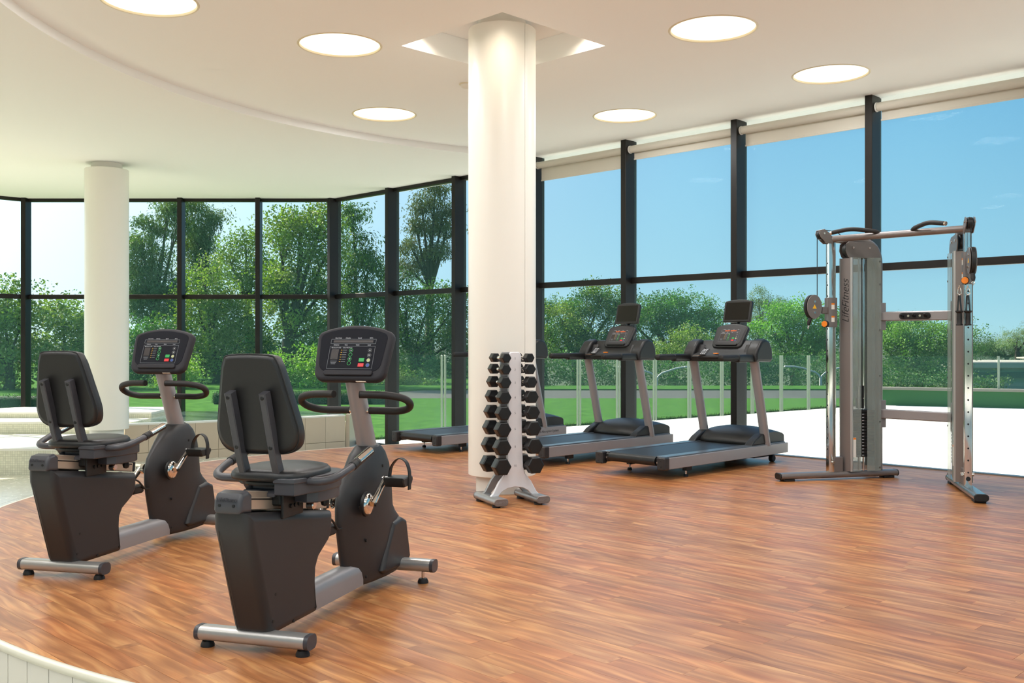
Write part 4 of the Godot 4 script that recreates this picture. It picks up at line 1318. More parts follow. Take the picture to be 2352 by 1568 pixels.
	part(o, "seat_pan", pan, M.black)
	var seat_rings: Array = []
	for e in [[0.90, 0.642], [0.985, 0.648], [1.0, 0.660], [0.985, 0.674], [0.93, 0.684], [0.80, 0.690], [0.5, 0.692], [0.1, 0.690]]:
		var ring := PackedVector3Array()
		for i in 40:
			var a := TAU * i / 40
			var x := signf(cos(a)) * pow(absf(cos(a)), 0.6) * 0.182 + 0.008
			var y := signf(sin(a)) * pow(absf(sin(a)), 0.6) * 0.195
			if y > 0.0: x *= 1.0 - 0.35 * pow(y / 0.195, 2.0)
			ring.append(b3(x * e[0], 0.215 + y * e[0], e[1] + 0.008))
		seat_rings.append(ring)
	part(o, "seat_cushion", G.new().loft(seat_rings), M.vinyl)
	var hs := PackedVector2Array()
	for p in [[0.07, 0.03], [0.07, 0.36], [0.10, 0.39], [0.15, 0.395], [0.185, 0.37], [0.205, 0.32], [0.205, 0.22], [0.195, 0.16], [0.175, 0.12], [0.165, 0.06], [0.155, 0.03]]: hs.append(Vector2(p[0], p[1]))
	var plan := Transform3D(Basis(Vector3(1, 0, 0), Vector3(0, 0, -1), Vector3(0, 1, 0)), Vector3.ZERO)
	part(o, "seat_housing", G.new().prism(hs, 0.600, 0.655, plan, 0.006, 2), M.plastic2)
	var hs3 := Geometry2D.offset_polygon(hs, 0.006)[0]
	part(o, "housing_lip", G.new().prism(hs3, 0.648, 0.668, plan, 0.004, 2), M.plastic2)
	var hs2 := PackedVector2Array()
	for p in [[0.09, 0.15], [0.09, 0.35], [0.12, 0.38], [0.16, 0.375], [0.186, 0.35], [0.199, 0.31], [0.199, 0.22], [0.187, 0.165], [0.15, 0.14]]: hs2.append(Vector2(p[0], p[1]))
	part(o, "housing_drum", G.new().prism(hs2, 0.558, 0.61, plan, 0.006, 2), M.plastic2)
	# back rest
	var back_rings: Array = []
	var lean := 0.21
	for e in [[-0.040, 0.90], [-0.036, 0.965], [-0.022, 0.995], [0.0, 1.0], [0.020, 0.985], [0.034, 0.93], [0.042, 0.78], [0.044, 0.4], [0.044, 0.05]]:
		var ring := PackedVector3Array()
		for p in back_outline():
			var q = Vector2(p.x, (p.y - 0.955)) * e[1] + Vector2(0, 0.955)
			ring.append(b3(q.x, 0.022 + (1.0 - q.y) * lean + e[0], q.y))
		back_rings.append(ring)
	part(o, "backrest", G.new().loft(back_rings), M.vinyl)
	var pipe: Array = []
	var bo := back_outline()
	for i in bo.size() + 1:
		var p: Vector2 = bo[i % bo.size()]
		pipe.append(b3(p.x * 0.985, 0.022 + (1.0 - p.y) * lean - 0.028, 0.955 + (p.y - 0.955) * 0.985))
	part(o, "backrest_piping", G.new().tube(pipe, 0.004, 6, false), M.rubber)
	for e in [-0.075, 0.075]:
		var g := G.new()
		var path: Array = fillet([b3(e, -0.052, 1.005), b3(e, 0.042, 0.70), b3(e, 0.10, 0.612), b3(e * 0.9, 0.17, 0.585)], 0.08)
		var rings: Array = []
		for i in path.size():
			var t: Vector3 = (path[mini(i + 1, path.size() - 1)] - path[maxi(i - 1, 0)]).normalized()
			var nx := Vector3(1, 0, 0)
			var ny := t.cross(nx).normalized()
			var ring := PackedVector3Array()
			for q in G.rrect(0.030, 0.044, 0.004, 1): ring.append(path[i] + nx * q.x + ny * (q.y))
			rings.append(ring)
		for i in rings.size() - 1:
			for j in rings[0].size():
				var jj: int = (j + 1) % rings[0].size()
				var nn: Vector3 = (rings[i + 1][j] - rings[i][j]).cross(rings[i][jj] - rings[i][j]).normalized()
				if nn.dot((rings[i][j] + rings[i][jj]) / 2.0 - path[i]) < 0.0: nn = -nn
				g.quad(rings[i][j], rings[i][jj], rings[i + 1][jj], rings[i + 1][j], nn)
		var tn := Vector3(0, 1, 0)
		for j in range(1, rings[0].size() - 1): g.tri(rings[0][0], rings[0][j], rings[0][j + 1], tn, tn, tn)
		var br := part(o, "backrest_bar", g, M.plastic2)
		for h in [0.985, 0.79]:
			var s = 0.042 - (h - 0.70) * 0.308 - 0.022
			part(br, "bolt", G.new().cyl(b3(e, s + 0.012, h), b3(e, s - 0.004, h - 0.001), 0.008, 12, 0.002), M.black)
	# side handles under the seat
	for e in [-1.0, 1.0]:
		var path: Array = fillet([b3(0.0, 0.11, 0.652), b3(0.262 * e, 0.11, 0.650), b3(0.284 * e, 0.24, 0.685), b3(0.284 * e, 0.30, 0.700)], 0.07)
		var h := part(o, "side_handle", G.new().tube(path, 0.0165, 12), M.plastic2)
		var d := b3(0, 0.16, 0.042)
		var q := b3(0.284 * e, 0.27, 0.693)
		part(h, "grip_collar", G.new().cyl(q, q + d * 0.2, 0.0195, 14, 0.002), M.rubber)
		part(h, "grip", G.new().cyl(q + d * 0.2, q + d * 1.1, 0.0185, 14, 0.003), M.foam)
		part(h, "pulse_sensor", G.new().cyl(q + d * 0.30 + Vector3(0, 0.002, 0), q + d * 1.05 + Vector3(0, 0.002, 0), 0.0183, 14, 0.001), M.chrome)
	# front pod with flywheel
	var fr: Array = []
	for e in [[0.700, 0.945, 1.075, 0.046, 0.1], [0.690, 0.925, 1.095, 0.054, 0.15], [0.66, 0.86, 1.135, 0.064, 0.3], [0.60, 0.79, 1.172, 0.077, 0.5], [0.52, 0.715, 1.190, 0.087, 0.62], [0.45, 0.690, 1.196, 0.091, 0.66], [0.39, 0.690, 1.205, 0.091, 0.66], [0.355, 0.693, 1.235, 0.092, 0.66], [0.32, 0.70, 1.282, 0.094, 0.66], [0.20, 0.73, 1.325, 0.095, 0.64], [0.12, 0.755, 1.345, 0.092, 0.6], [0.075, 0.775, 1.345, 0.088, 0.58], [0.058, 0.80, 1.30, 0.078, 0.55], [0.050, 0.84, 1.26, 0.06, 0.5]]:
		fr.append(ring_section(e[1], e[2], e[3], e[0], e[4]))
	var front := part(o, "front_shroud", G.new().loft(fr), M.plastic)
	part(front, "lower_bulge", side_prism(G.new(), [[0.97, 0.10], [1.02, 0.20], [1.10, 0.315], [1.20, 0.325], [1.26, 0.30], [1.31, 0.11], [1.28, 0.075], [1.0, 0.08]], -0.104, 0.104, 0.022, 3), M.plastic)
	for p in [[0.86, 0.56], [0.80, 0.43], [0.85, 0.27], [0.85, 0.10], [1.02, 0.60]]:
		var lo: float = lerpf(0.70, 0.80, clampf((p[1] - 0.5) / 0.15, 0.0, 1.0))
		var px := clampf((p[0] - (lo + 1.2) / 2.0) / ((1.2 - lo) / 2.0), -1.0, 1.0)
		var ca := pow(absf(px), 1.0 / 0.62)
		var hw := pow(sqrt(1.0 - ca * ca), 0.785) * (0.092 if p[1] < 0.5 else 0.078) * (1.0 - 0.62 * pow(clampf((-px + 0.15) / 1.15, 0.0, 1.0), 1.6))
		part(front, "screw", G.new().cyl(b3(hw - 0.006, p[0], p[1]), b3(hw + 0.0015, p[0], p[1]), 0.007, 10), M.black)
	part(front, "front_plug", G.new().box(b3(0, 1.34, 0.10), Vector3(0.05, 0.06, 0.03), Basis.IDENTITY, 0.01), M.plastic)
	part(o, "cable_clip", G.new().box(b3(0.0, 0.60, 0.36), Vector3(0.05, 0.05, 0.10), Basis.IDENTITY, 0.01), M.black)
	part(o, "sensor_wire", G.new().tube(smooth_path([b3(0.02, 0.50, 0.44), b3(0.03, 0.58, 0.41), b3(0.03, 0.64, 0.36), b3(0.02, 0.70, 0.35)]), 0.005, 6), M.black)
	# cranks and pedals
	for e in [1.0, -1.0]:
		var ax := b3(0.094 * e, 0.815, 0.447)
		var dirn = Vector3(0, 0.105, -0.122) * e
		var cr := part(o, "crank_arm", G.new().tube([ax + Vector3(0.024 * e, 0, 0), ax + dirn * 0.5 + Vector3(0.028 * e, 0, 0), ax + dirn + Vector3(0.032 * e, 0, 0)], [0.018, 0.015, 0.013], 10), M.chrome)
		var xf := Transform3D(Basis(Vector3(0, 1, 0), Vector3(e, 0, 0), Vector3(0, 0, e * -1.0 if false else 1.0)), ax)
		part(cr, "crank_disc", G.new().lathe([Vector2(0.050, -0.01), Vector2(0.050, 0.006), Vector2(0.044, 0.014), Vector2(0.020, 0.018), Vector2(0.0, 0.018)] if e > 0.0 else [Vector2(0.03, -0.01), Vector2(0.03, 0.01), Vector2(0, 0.014)], 28, xf), M.chrome)
		if e > 0.0: part(cr, "disc_ring", G.new().lathe([Vector2(0.058, -0.01), Vector2(0.058, 0.002), Vector2(0.050, 0.004)], 28, xf), M.black)
		part(cr, "crank_bolt", G.new().cyl(ax + Vector3(0.036 * e, 0, 0), ax + Vector3(0.046 * e, 0, 0), 0.009, 10), M.black)
		var pc = ax + dirn + Vector3(0.10 * e, -0.006, 0)
		var pd := G.new()
		var pp := PackedVector2Array([Vector2(-0.058, 0.016), Vector2(0.055, 0.016), Vector2(0.058, -0.002), Vector2(0.040, -0.026), Vector2(-0.040, -0.028), Vector2(-0.058, -0.004)])
		pd.prism(pp, -0.052, 0.052, Transform3D(Basis(Vector3(0, 0, -1), Vector3(0, 1, 0), Vector3(1, 0, 0)), pc), 0.005)
		var pe := part(o, "pedal", pd, M.black)
		part(pe, "pedal_axle", G.new().cyl(ax + dirn + Vector3(0.02 * e, 0, 0), pc, 0.010, 10), M.chrome)
		var st: Array = smooth_path([pc + Vector3(-0.050 * e, 0.008, -0.012), pc + Vector3(-0.043 * e, 0.060, -0.02), pc + Vector3(-0.010 * e, 0.098, -0.025), pc + Vector3(0.028 * e, 0.088, -0.022), pc + Vector3(0.050 * e, 0.045, -0.015), pc + Vector3(0.053 * e, -0.01, -0.012), pc + Vector3(0.052 * e, -0.045, -0.012)], 5)
		var sg := G.new()
		var rr: Array = []
		for i in st.size():
			var t: Vector3 = (st[mini(i + 1, st.size() - 1)] - st[maxi(i - 1, 0)]).normalized()
			var ny := t.cross(Vector3(0, 0, 1)).normalized() * 0.0018
			var nz := Vector3(0, 0, 0.016)
			rr.append(PackedVector3Array([st[i] - nz - ny, st[i] + nz - ny, st[i] + nz + ny, st[i] - nz + ny]))
		part(pe, "pedal_strap", sg.loft(rr), M.rubber)
	# mast, handlebar, console
	var m0 := b3(0, 1.010, 0.68)
	var m1 := b3(0, 0.855, 1.045)
	part(o, "mast", G.new().tube([m0, m0.lerp(m1, 0.5), m1], [0.046, 0.043, 0.041], 24, true, 1.15), M.silver)
	part(o, "mast_collar", G.new().tube([b3(0, 1.013, 0.672), b3(0, 1.008, 0.690)], 0.054, 24, true, 1.15), M.plastic)
	for e in [-1.0, 1.0]:
		var path: Array = smooth_path([b3(0.052 * e, 0.925, 0.872), b3(0.12 * e, 0.925, 0.872), b3(0.20 * e, 0.922, 0.873), b3(0.258 * e, 0.905, 0.887), b3(0.280 * e, 0.875, 0.912), b3(0.262 * e, 0.848, 0.936), b3(0.20 * e, 0.825, 0.950), b3(0.13 * e, 0.806, 0.954), b3(0.068 * e, 0.790, 0.955)], 5)
		var hb := part(o, "handlebar", G.new().tube(path, 0.0175, 14), M.foam)
		part(hb, "handlebar_joint", G.new().cyl(b3(0.034 * e, 0.925, 0.872), b3(0.056 * e, 0.925, 0.872), 0.0135, 14, 0.002), M.chrome)
		part(hb, "grip_end", G.new().cyl(path[path.size() - 1], path[path.size() - 1] + (path[path.size() - 1] - path[path.size() - 2]).normalized() * 0.004, 0.018, 14, 0.002), M.rubber)
	var cn := Node3D.new()
	cn.name = "console"
	o.add_child(cn)
	# face looks back and up towards the rider
	cn.transform = Transform3D(Basis(Vector3.RIGHT, -0.38), b3(0, 0.842, 1.150))
	var op := PackedVector2Array()
	op.append_array(console_outline(0.196, 0.140))
	part(cn, "console_shell", G.new().prism(op, -0.050, 0.0, Transform3D.IDENTITY, 0.018, 4), M.console)
	var face_node := part(cn, "console_face", G.new().prism(console_outline(0.172, 0.108), -0.004, 0.002, Transform3D(Basis.IDENTITY, Vector3(0, 0.012, 0)), 0.001), M.console_face)
	var ph := Node3D.new()
	console_print_into(cn, Vector3(0.0, 0.008, 0.0024), 1.0, false)
	ph.free()
	face_node.set_meta("label", "dark console face with printed buttons")
	part(cn, "reading_ledge", G.new().prism(G.rrect(0.25, 0.026, 0.012, 4), -0.002, 0.012, Transform3D(Basis.IDENTITY, Vector3(0, -0.105, 0)), 0.006, 3), M.console)
	part(cn, "rating_plate", G.new().box(Vector3(0.065, -0.1405, -0.018), Vector3(0.05, 0.003, 0.014)), M.champagne)
	return o

func console_print_into(parent: Node, at: Vector3, sc: float, lit: bool) -> void:
	var before := parent.get_child_count()
	console_print(parent, sc, lit)
	for i in range(before, parent.get_child_count()):
		var c: Node3D = parent.get_child(i)
		c.position += at

func console_outline(w: float, h: float) -> PackedVector2Array:
	# wide console with arched top and strongly rounded lower corners
	var o := PackedVector2Array()
	var r := w * 0.26
	for i in 7:
		var a := -PI / 2 + PI / 2 * i / 6.0
		o.append(Vector2(w * 0.93 - r + cos(a) * r, -h + r + sin(a) * r))
	o.append(Vector2(w * 0.97, 0.0))
	for i in 5:
		var a := 0.05 + (PI / 2 - 0.25) * i / 4.0
		o.append(Vector2(w - r * 0.7 + cos(a) * r * 0.7, h * 0.80 - r * 0.7 + sin(a) * r * 0.7))
	for i in 9:
		var u := 0.72 - 1.44 * i / 8.0
		o.append(Vector2(w * u, h * (1.0 - 0.26 * u * u)))
	for i in 5:
		var a := PI - 0.05 - (PI / 2 - 0.25) * (4 - i) / 4.0
		o.append(Vector2(-w + r * 0.7 + cos(a) * r * 0.7, h * 0.80 - r * 0.7 + sin(a) * r * 0.7))
	o.append(Vector2(-w * 0.97, 0.0))
	for i in 7:
		var a := PI + PI / 2 * i / 6.0
		o.append(Vector2(-w * 0.93 + r + cos(a) * r, -h + r + sin(a) * r))
	return o

func back_outline() -> PackedVector2Array:
	var o := PackedVector2Array()
	var pts := [Vector2(0.085, 1.150), Vector2(0.118, 1.125), Vector2(0.135, 1.07), Vector2(0.155, 0.98), Vector2(0.175, 0.89), Vector2(0.180, 0.84), Vector2(0.168, 0.795), Vector2(0.135, 0.768), Vector2(0.08, 0.760)]
	var all: Array = []
	for p in pts: all.append(p)
	for i in range(pts.size() - 1, -1, -1): all.append(Vector2(-pts[i].x, pts[i].y))
	var m := all.size()
	for i in m:
		var a: Vector2 = all[(i + m - 1) % m]
		var b: Vector2 = all[i]
		var c: Vector2 = all[(i + 1) % m]
		var d: Vector2 = all[(i + 2) % m]
		for j in 4: o.append(b.cubic_interpolate(c, a, d, j / 4.0))
	return o

func build_bikes() -> void:
	make_bike("black recumbent exercise bike with silver base, on open floor away from the whirlpool", W(-1.0, 3.866), deg_to_rad(-17.2))
	make_bike("black recumbent exercise bike with silver base, standing next to the platform edge by the whirlpool", W(-2.289, 5.083), deg_to_rad(-14.2))

# ------------------------------------------------------------------ treadmills
func make_treadmill(label: String, at: Vector3, turn: float, lettered: bool) -> void:
	var o := thing("treadmill", label, "treadmill", at, turn, "treadmills facing the glass wall")
	# side rails
	for e in [-1.0, 1.0]:
		var rail := part(o, "side_frame", G.new().box(b3(0.372 * e, 0.63, 0.145), Vector3(0.03, 0.098, 1.97), Basis.IDENTITY, 0.003), M.silver)
		part(o, "foot_strip", G.new().box(b3(0.318 * e, 0.62, 0.199), Vector3(0.10, 0.012, 1.94), Basis.IDENTITY, 0.003), M.deck_strip)
		var cap := part(o, "end_cap", G.new().box(b3(0.352 * e, -0.37, 0.147), Vector3(0.088, 0.112, 0.075), Basis.IDENTITY, 0.010), M.tread2)
		for y in [0.12, 0.17]: part(cap, "bolt", G.new().cyl(b3(0.352 * e, -0.405, y), b3(0.352 * e, -0.4095, y), 0.007, 10), M.black)
		part(o, "roller_bracket", G.new().box(b3(0.285 * e, -0.335, 0.155), Vector3(0.045, 0.075, 0.06), Basis.IDENTITY, 0.012), M.tread)
		part(o, "belt_bolt", G.new().cyl(b3(0.292 * e, -0.365, 0.15), b3(0.292 * e, -0.372, 0.15), 0.010, 12), M.chrome)
		foot_pad(o, 0.32 * e, 0.0, 0.09, 0.022)
		if lettered and e > 0.0:
			text(rail, "side_lettering", "FlexDeck® Shock Absorption System", 0.034, Transform3D(Basis(Vector3(0, 0, -1), Vector3(0, 1, 0), Vector3(1, 0, 0)), b3(0.3874, 1.20, 0.145)), M.print_dark, 0.0, "Droid Sans", 0.001)
	part(o, "belt", side_prism(G.new(), belt_profile(), -0.262, 0.262), M.belt)
	part(o, "deck", G.new().box(b3(0, 0.6, 0.15), Vector3(0.66, 0.02, 1.8)), M.black)
	part(o, "rear_crossbar", G.new().box(b3(0, 0.02, 0.088), Vector3(0.68, 0.045, 0.07), Basis.IDENTITY, 0.004), M.silver)
	for e in [-1.0, 1.0]: part(o, "crossbar_cap", G.new().box(b3(0.32 * e, 0.02, 0.083), Vector3(0.05, 0.06, 0.08), Basis.IDENTITY, 0.004), M.black)
	part(o, "lift_frame", G.new().box(b3(0, 1.38, 0.075), Vector3(0.5, 0.04, 0.32), Basis.IDENTITY, 0.005), M.black)
	for e in [-1.0, 1.0]: part(o, "transport_wheel", G.new().cyl(b3(0.24 * e, 1.52, 0.036), b3(0.285 * e, 1.52, 0.036), 0.036, 18, 0.006), M.rubber)
	# motor hood: arched cowl
	var hp: Array = [[1.06, 0.205], [1.10, 0.255], [1.18, 0.315], [1.30, 0.352], [1.45, 0.356], [1.57, 0.330], [1.605, 0.30], [1.612, 0.20]]
	var hood := G.new()
	var rings: Array = []
	for i in 15:
		var u := -1.0 + 2.0 * i / 14.0
		var k := 1.0 - 0.30 * pow(absf(u), 3.0)
		var ring := PackedVector3Array()
		for p in hp: ring.append(b3(0.345 * u, p[0] - (0.05 * (1.0 - u * u)), 0.2 + (p[1] - 0.2) * k if p[1] > 0.21 else 0.165))
		rings.append(ring)
	hood.loft(rings)
	part(o, "motor_hood", hood, M.tread)
	for e in [-1.0, 1.0]:
		part(o, "upright_shoe", side_prism(G.new(), [[0.98, 0.205], [1.03, 0.245], [1.16, 0.305], [1.30, 0.300], [1.32, 0.205]], 0.285 if e > 0.0 else -0.372, 0.372 if e > 0.0 else -0.285, 0.014, 3), M.tread)
		part(o, "upright", G.new().tube([b3(0.352 * e, 1.262, 0.19), b3(0.352 * e, 1.16, 0.60), b3(0.352 * e, 1.05, 1.03)], 0.036, 20, true, 1.35, Vector3.RIGHT), M.silver)
		# long padded handrails
		part(o, "handrail", G.new().tube(smooth_path([b3(0.365 * e, 0.475, 1.046), b3(0.365 * e, 0.49, 1.046), b3(0.365 * e, 0.72, 1.046), b3(0.365 * e, 0.74, 1.046)], 3), [0.016, 0.024, 0.027, 0.030, 0.031, 0.031, 0.031, 0.030, 0.028, 0.026], 14, true, 1.0), M.rubber)
		part(o, "handrail_sleeve", G.new().prism(G.rrect(0.066, 0.074, 0.02, 4), -1.15, -0.73, Transform3D(Basis.IDENTITY, Vector3(0.368 * e, 1.040, 0)), 0.012, 2), M.tread)
		# wing of the dashboard
		part(o, "dash_wing", side_prism(G.new(), [[0.98, 1.010], [0.97, 1.075], [1.00, 1.13], [1.06, 1.20], [1.14, 1.225], [1.21, 1.205], [1.26, 1.13], [1.27, 1.03], [1.24, 1.0]], 0.30 if e > 0.0 else -0.43, 0.43 if e > 0.0 else -0.30, 0.028, 4), M.tread)
		part(o, "cup_recess", G.new().box(b3(0.285 * e, 1.075, 1.125), Vector3(0.10, 0.10, 0.02), Basis(Vector3.RIGHT, -0.5), 0.01), M.tread2)
	# dashboard between the wings
	part(o, "dashboard", side_prism(G.new(), [[0.96, 1.005], [0.955, 1.05], [0.99, 1.075], [1.08, 1.105], [1.16, 1.21], [1.22, 1.215], [1.25, 1.12], [1.25, 1.01]], -0.31, 0.31, 0.008, 2), M.tread)
	part(o, "front_grip", G.new().tube(smooth_path([b3(-0.20, 0.945, 1.045), b3(-0.10, 0.90, 1.047), b3(0.10, 0.90, 1.047), b3(0.20, 0.945, 1.045)], 5), 0.020, 12), M.rubber)
	part(o, "pulse_plate", G.new().box(b3(-0.20, 0.905, 1.063), Vector3(0.10, 0.006, 0.02), Basis.IDENTITY, 0.002), M.chrome)
	var kp := part(o, "remote_keypad", G.new().box(b3(-0.13, 0.925, 1.095), Vector3(0.075, 0.012, 0.105), Basis(Vector3.RIGHT, 0.6), 0.005), M.black)
	for i in 3:
		for j in 4:
			part(kp, "key", G.new().box(b3(-0.13, 0.925, 1.095) + Basis(Vector3.RIGHT, 0.6) * Vector3(-0.02 + 0.02 * i, 0.008, -0.036 + 0.024 * j), Vector3(0.010, 0.004, 0.010), Basis(Vector3.RIGHT, 0.6)), M.print_white)
	part(o, "stop_tab", G.new().box(b3(-0.03, 0.975, 1.082), Vector3(0.05, 0.012, 0.03), Basis.IDENTITY, 0.004), M.orange)
	# console
	var cn := Node3D.new()
	cn.name = "console"
	o.add_child(cn)
	cn.transform = Transform3D(Basis(Vector3.RIGHT, -0.56), b3(0, 1.165, 1.262))
	part(cn, "console_shell", G.new().prism(console_outline(0.186, 0.142), -0.050, 0.0, Transform3D.IDENTITY, 0.018, 4), M.tread)
	part(cn, "console_face", G.new().prism(console_outline(0.162, 0.115), -0.004, 0.002, Transform3D(Basis.IDENTITY, Vector3(0, 0.008, 0)), 0.001), M.tread2)
	console_print_into(cn, Vector3(0, 0.008, 0.0024), 0.94, true)
	part(cn, "console_ledge", G.new().prism(G.rrect(0.25, 0.026, 0.012, 4), -0.002, 0.014, Transform3D(Basis.IDENTITY, Vector3(0, -0.110, 0)), 0.006, 3), M.tread)
	# small television
	var tv := Node3D.new()
	tv.name = "television"
	o.add_child(tv)
	tv.transform = Transform3D(Basis(Vector3.RIGHT, -0.22), b3(0, 1.30, 1.505))
	var tp := PackedVector2Array()
	for p in [[-0.152, -0.112], [0.152, -0.112], [0.158, -0.10], [0.160, 0.085], [0.150, 0.104], [0.08, 0.118], [0.0, 0.122], [-0.08, 0.118], [-0.150, 0.104], [-0.160, 0.085], [-0.158, -0.10]]: tp.append(Vector2(p[0], p[1]))
	part(tv, "tv_shell", G.new().prism(tp, -0.038, 0.0, Transform3D.IDENTITY, 0.010, 3), M.tread)
	part(tv, "tv_screen", G.new().box(Vector3(0, 0.0, 0.0008), Vector3(0.272, 0.178, 0.002)), M.screen)
	part(o, "television_arm", G.new().tube([b3(0, 1.27, 1.25), b3(0, 1.325, 1.36), b3(0, 1.34, 1.45)], 0.018, 10), M.black)

func belt_profile() -> Array:
	var o: Array = []
	for i in 9:
		var a := PI / 2 + PI * i / 8.0
		o.append([-0.335 + cos(a) * 0.042, 0.158 + sin(a) * 0.042])
	o.append([1.50, 0.116])
	o.append([1.50, 0.200])
	return o

func build_treadmills() -> void:
	var th := deg_to_rad(46.0)
	var u := Vector2(sin(th), cos(th))
	var r := Vector2(cos(th), -sin(th))
	var o := Vector2(1.324, 9.088)
	var lab := ["grey and black treadmill nearest to the cable machine", "grey and black treadmill in the middle of the three", "grey and black treadmill half hidden behind the round column, lettered on its side frame"]
	var pos: Array = [Vector2(0, 0), Vector2(-0.09, -1.345), Vector2(-0.12, -2.90)]
	for i in 3:
		var p: Vector2 = o + u * pos[i].x + r * pos[i].y
		make_treadmill(lab[i], W(p.x, p.y), -th, i == 2)

# ------------------------------------------------------------------ dumbbell rack
func build_rack() -> void:
	var yaw := deg_to_rad(24.0)
	var at := W(0.005, 7.40)
	var o := thing("dumbbell_rack", "narrow silver-white upright rack of numbered dumbbell pairs in front of the column", "dumbbell rack", at, yaw)
	# local: x right as seen from its front, z towards its front
	var pl := PackedVector2Array()
	for p in [[-0.050, 1.085], [-0.047, 1.105], [-0.032, 1.122], [0.032, 1.122], [0.047, 1.105], [0.050, 1.085], [0.052, 0.80], [0.058, 0.45], [0.066, 0.27], [0.082, 0.22], [0.130, 0.165], [0.175, 0.085], [0.200, 0.062], [0.135, 0.062], [0.105, 0.095], [0.06, 0.118], [0.0, 0.126], [-0.06, 0.118], [-0.105, 0.095], [-0.135, 0.062], [-0.200, 0.062], [-0.175, 0.085], [-0.130, 0.165], [-0.082, 0.22], [-0.066, 0.27], [-0.058, 0.45], [-0.052, 0.80]]: pl.append(Vector2(p[0], p[1]))
	part(o, "front_plate", G.new().prism(pl, 0.02, 0.045, Transform3D.IDENTITY, 0.004), M.plate_paint)
	part(o, "rear_plate", G.new().prism(pl, -0.13, -0.105, Transform3D.IDENTITY, 0.004), M.foot_tube)
	var spine := G.new()
	for y in [0.35, 0.7, 1.05]: spine.box(Vector3(0, y, -0.0425), Vector3(0.05, 0.03, 0.124))
	part(o, "spacer", spine, M.foot_tube)
	for e in [-1.0, 1.0]:
		var foot := part(o, "foot_tube", G.new().prism(G.rrect(0.105, 0.052, 0.024, 5), -0.22, 0.17, Transform3D(Basis.IDENTITY, Vector3(0.168 * e, 0.040, 0))), M.foot_tube)
		for z in [[-0.232, -0.22], [0.17, 0.182]]:
			part(foot, "end_cap", G.new().prism(G.rrect(0.109, 0.056, 0.026, 5), z[0], z[1], Transform3D(Basis.IDENTITY, Vector3(0.168 * e, 0.040, 0)), 0.004), M.grey_frame)
		text(foot, "cap_lettering", "HAMPTON", 0.021, Transform3D(Basis.IDENTITY, Vector3(0.168 * e, 0.040, 0.1822)), M.foot_tube, 0.0, "Droid Sans", 0.002)
		for z in [-0.18, 0.13]:
			part(foot, "rubber_pad", G.new().cyl(Vector3(0.168 * e - 0.02, 0, z), Vector3(0.168 * e - 0.02, 0.016, z), 0.030, 16), M.rubber)
	var rows := [1.079, 0.996, 0.900, 0.791, 0.676, 0.558, 0.428, 0.287]
	var order := ["topmost smallest", "second from the top", "third from the top", "fourth from the top", "fourth from the bottom", "third from the bottom", "second from the bottom", "lowest largest"]
	var nums := ["1", "2", "3", "4", "5", "6", "8", "10"]
	var dia := [0.066, 0.073, 0.082, 0.090, 0.097, 0.104, 0.111, 0.119]
	for i in 8:
		text(o, "number", nums[i], 0.021, Transform3D(Basis.IDENTITY, Vector3(0.0, rows[i] - 0.005, 0.0455)), M.print_grey, 0.0, "Droid Sans", 0.0008)
		var hl := 0.060 + 0.0035 * i
		var r: float = dia[i] / 2.0 / cos(PI / 6)
		var mh := G.new().prism(G.ngon(r, 6, 0.0), 0.0, hl, Transform3D.IDENTITY, r * 0.16, 2).mesh()
		var hgrip := G.new().tube([Vector3(0, 0, 0), Vector3(0, 0, -0.035), Vector3(0, 0, -0.07), Vector3(0, 0, -0.105), Vector3(0, 0, -0.14)], [0.012, 0.0145, 0.016, 0.0145, 0.012], 12).mesh()
		var ledge := G.new().box(Vector3.ZERO, Vector3(0.035, 0.012, 0.05), Basis.IDENTITY, 0.003).mesh()
		for e in [-1.0, 1.0]:
			var x: float = e * (0.094 + 0.0055 * i)
			for z in [0.02, -0.11]:
				var sp := part(o, "cradle", ledge, M.black)
				sp.position = Vector3(e * (0.072 + i * 0.0035), rows[i] - 0.024, z)
			var d := thing("dumbbell", "%s black hexagonal dumbbell on rack side facing the %s" % [order[i], ("bikes" if e < 0.0 else "cable machine")], "dumbbell", at + Basis(Vector3.UP, yaw) * Vector3(x, rows[i], 0.0), yaw, "hexagonal dumbbells on the upright rack")
			var h1 := part(d, "head", mh, M.hex_rubber)
			h1.position = Vector3(0, 0, 0.048)
			var h2 := part(d, "head", mh, M.hex_rubber)
			h2.position = Vector3(0, 0, -0.092 - hl)
			var hg := part(d, "handle", hgrip, M.chrome)
			hg.position = Vector3(0, 0, 0.048)

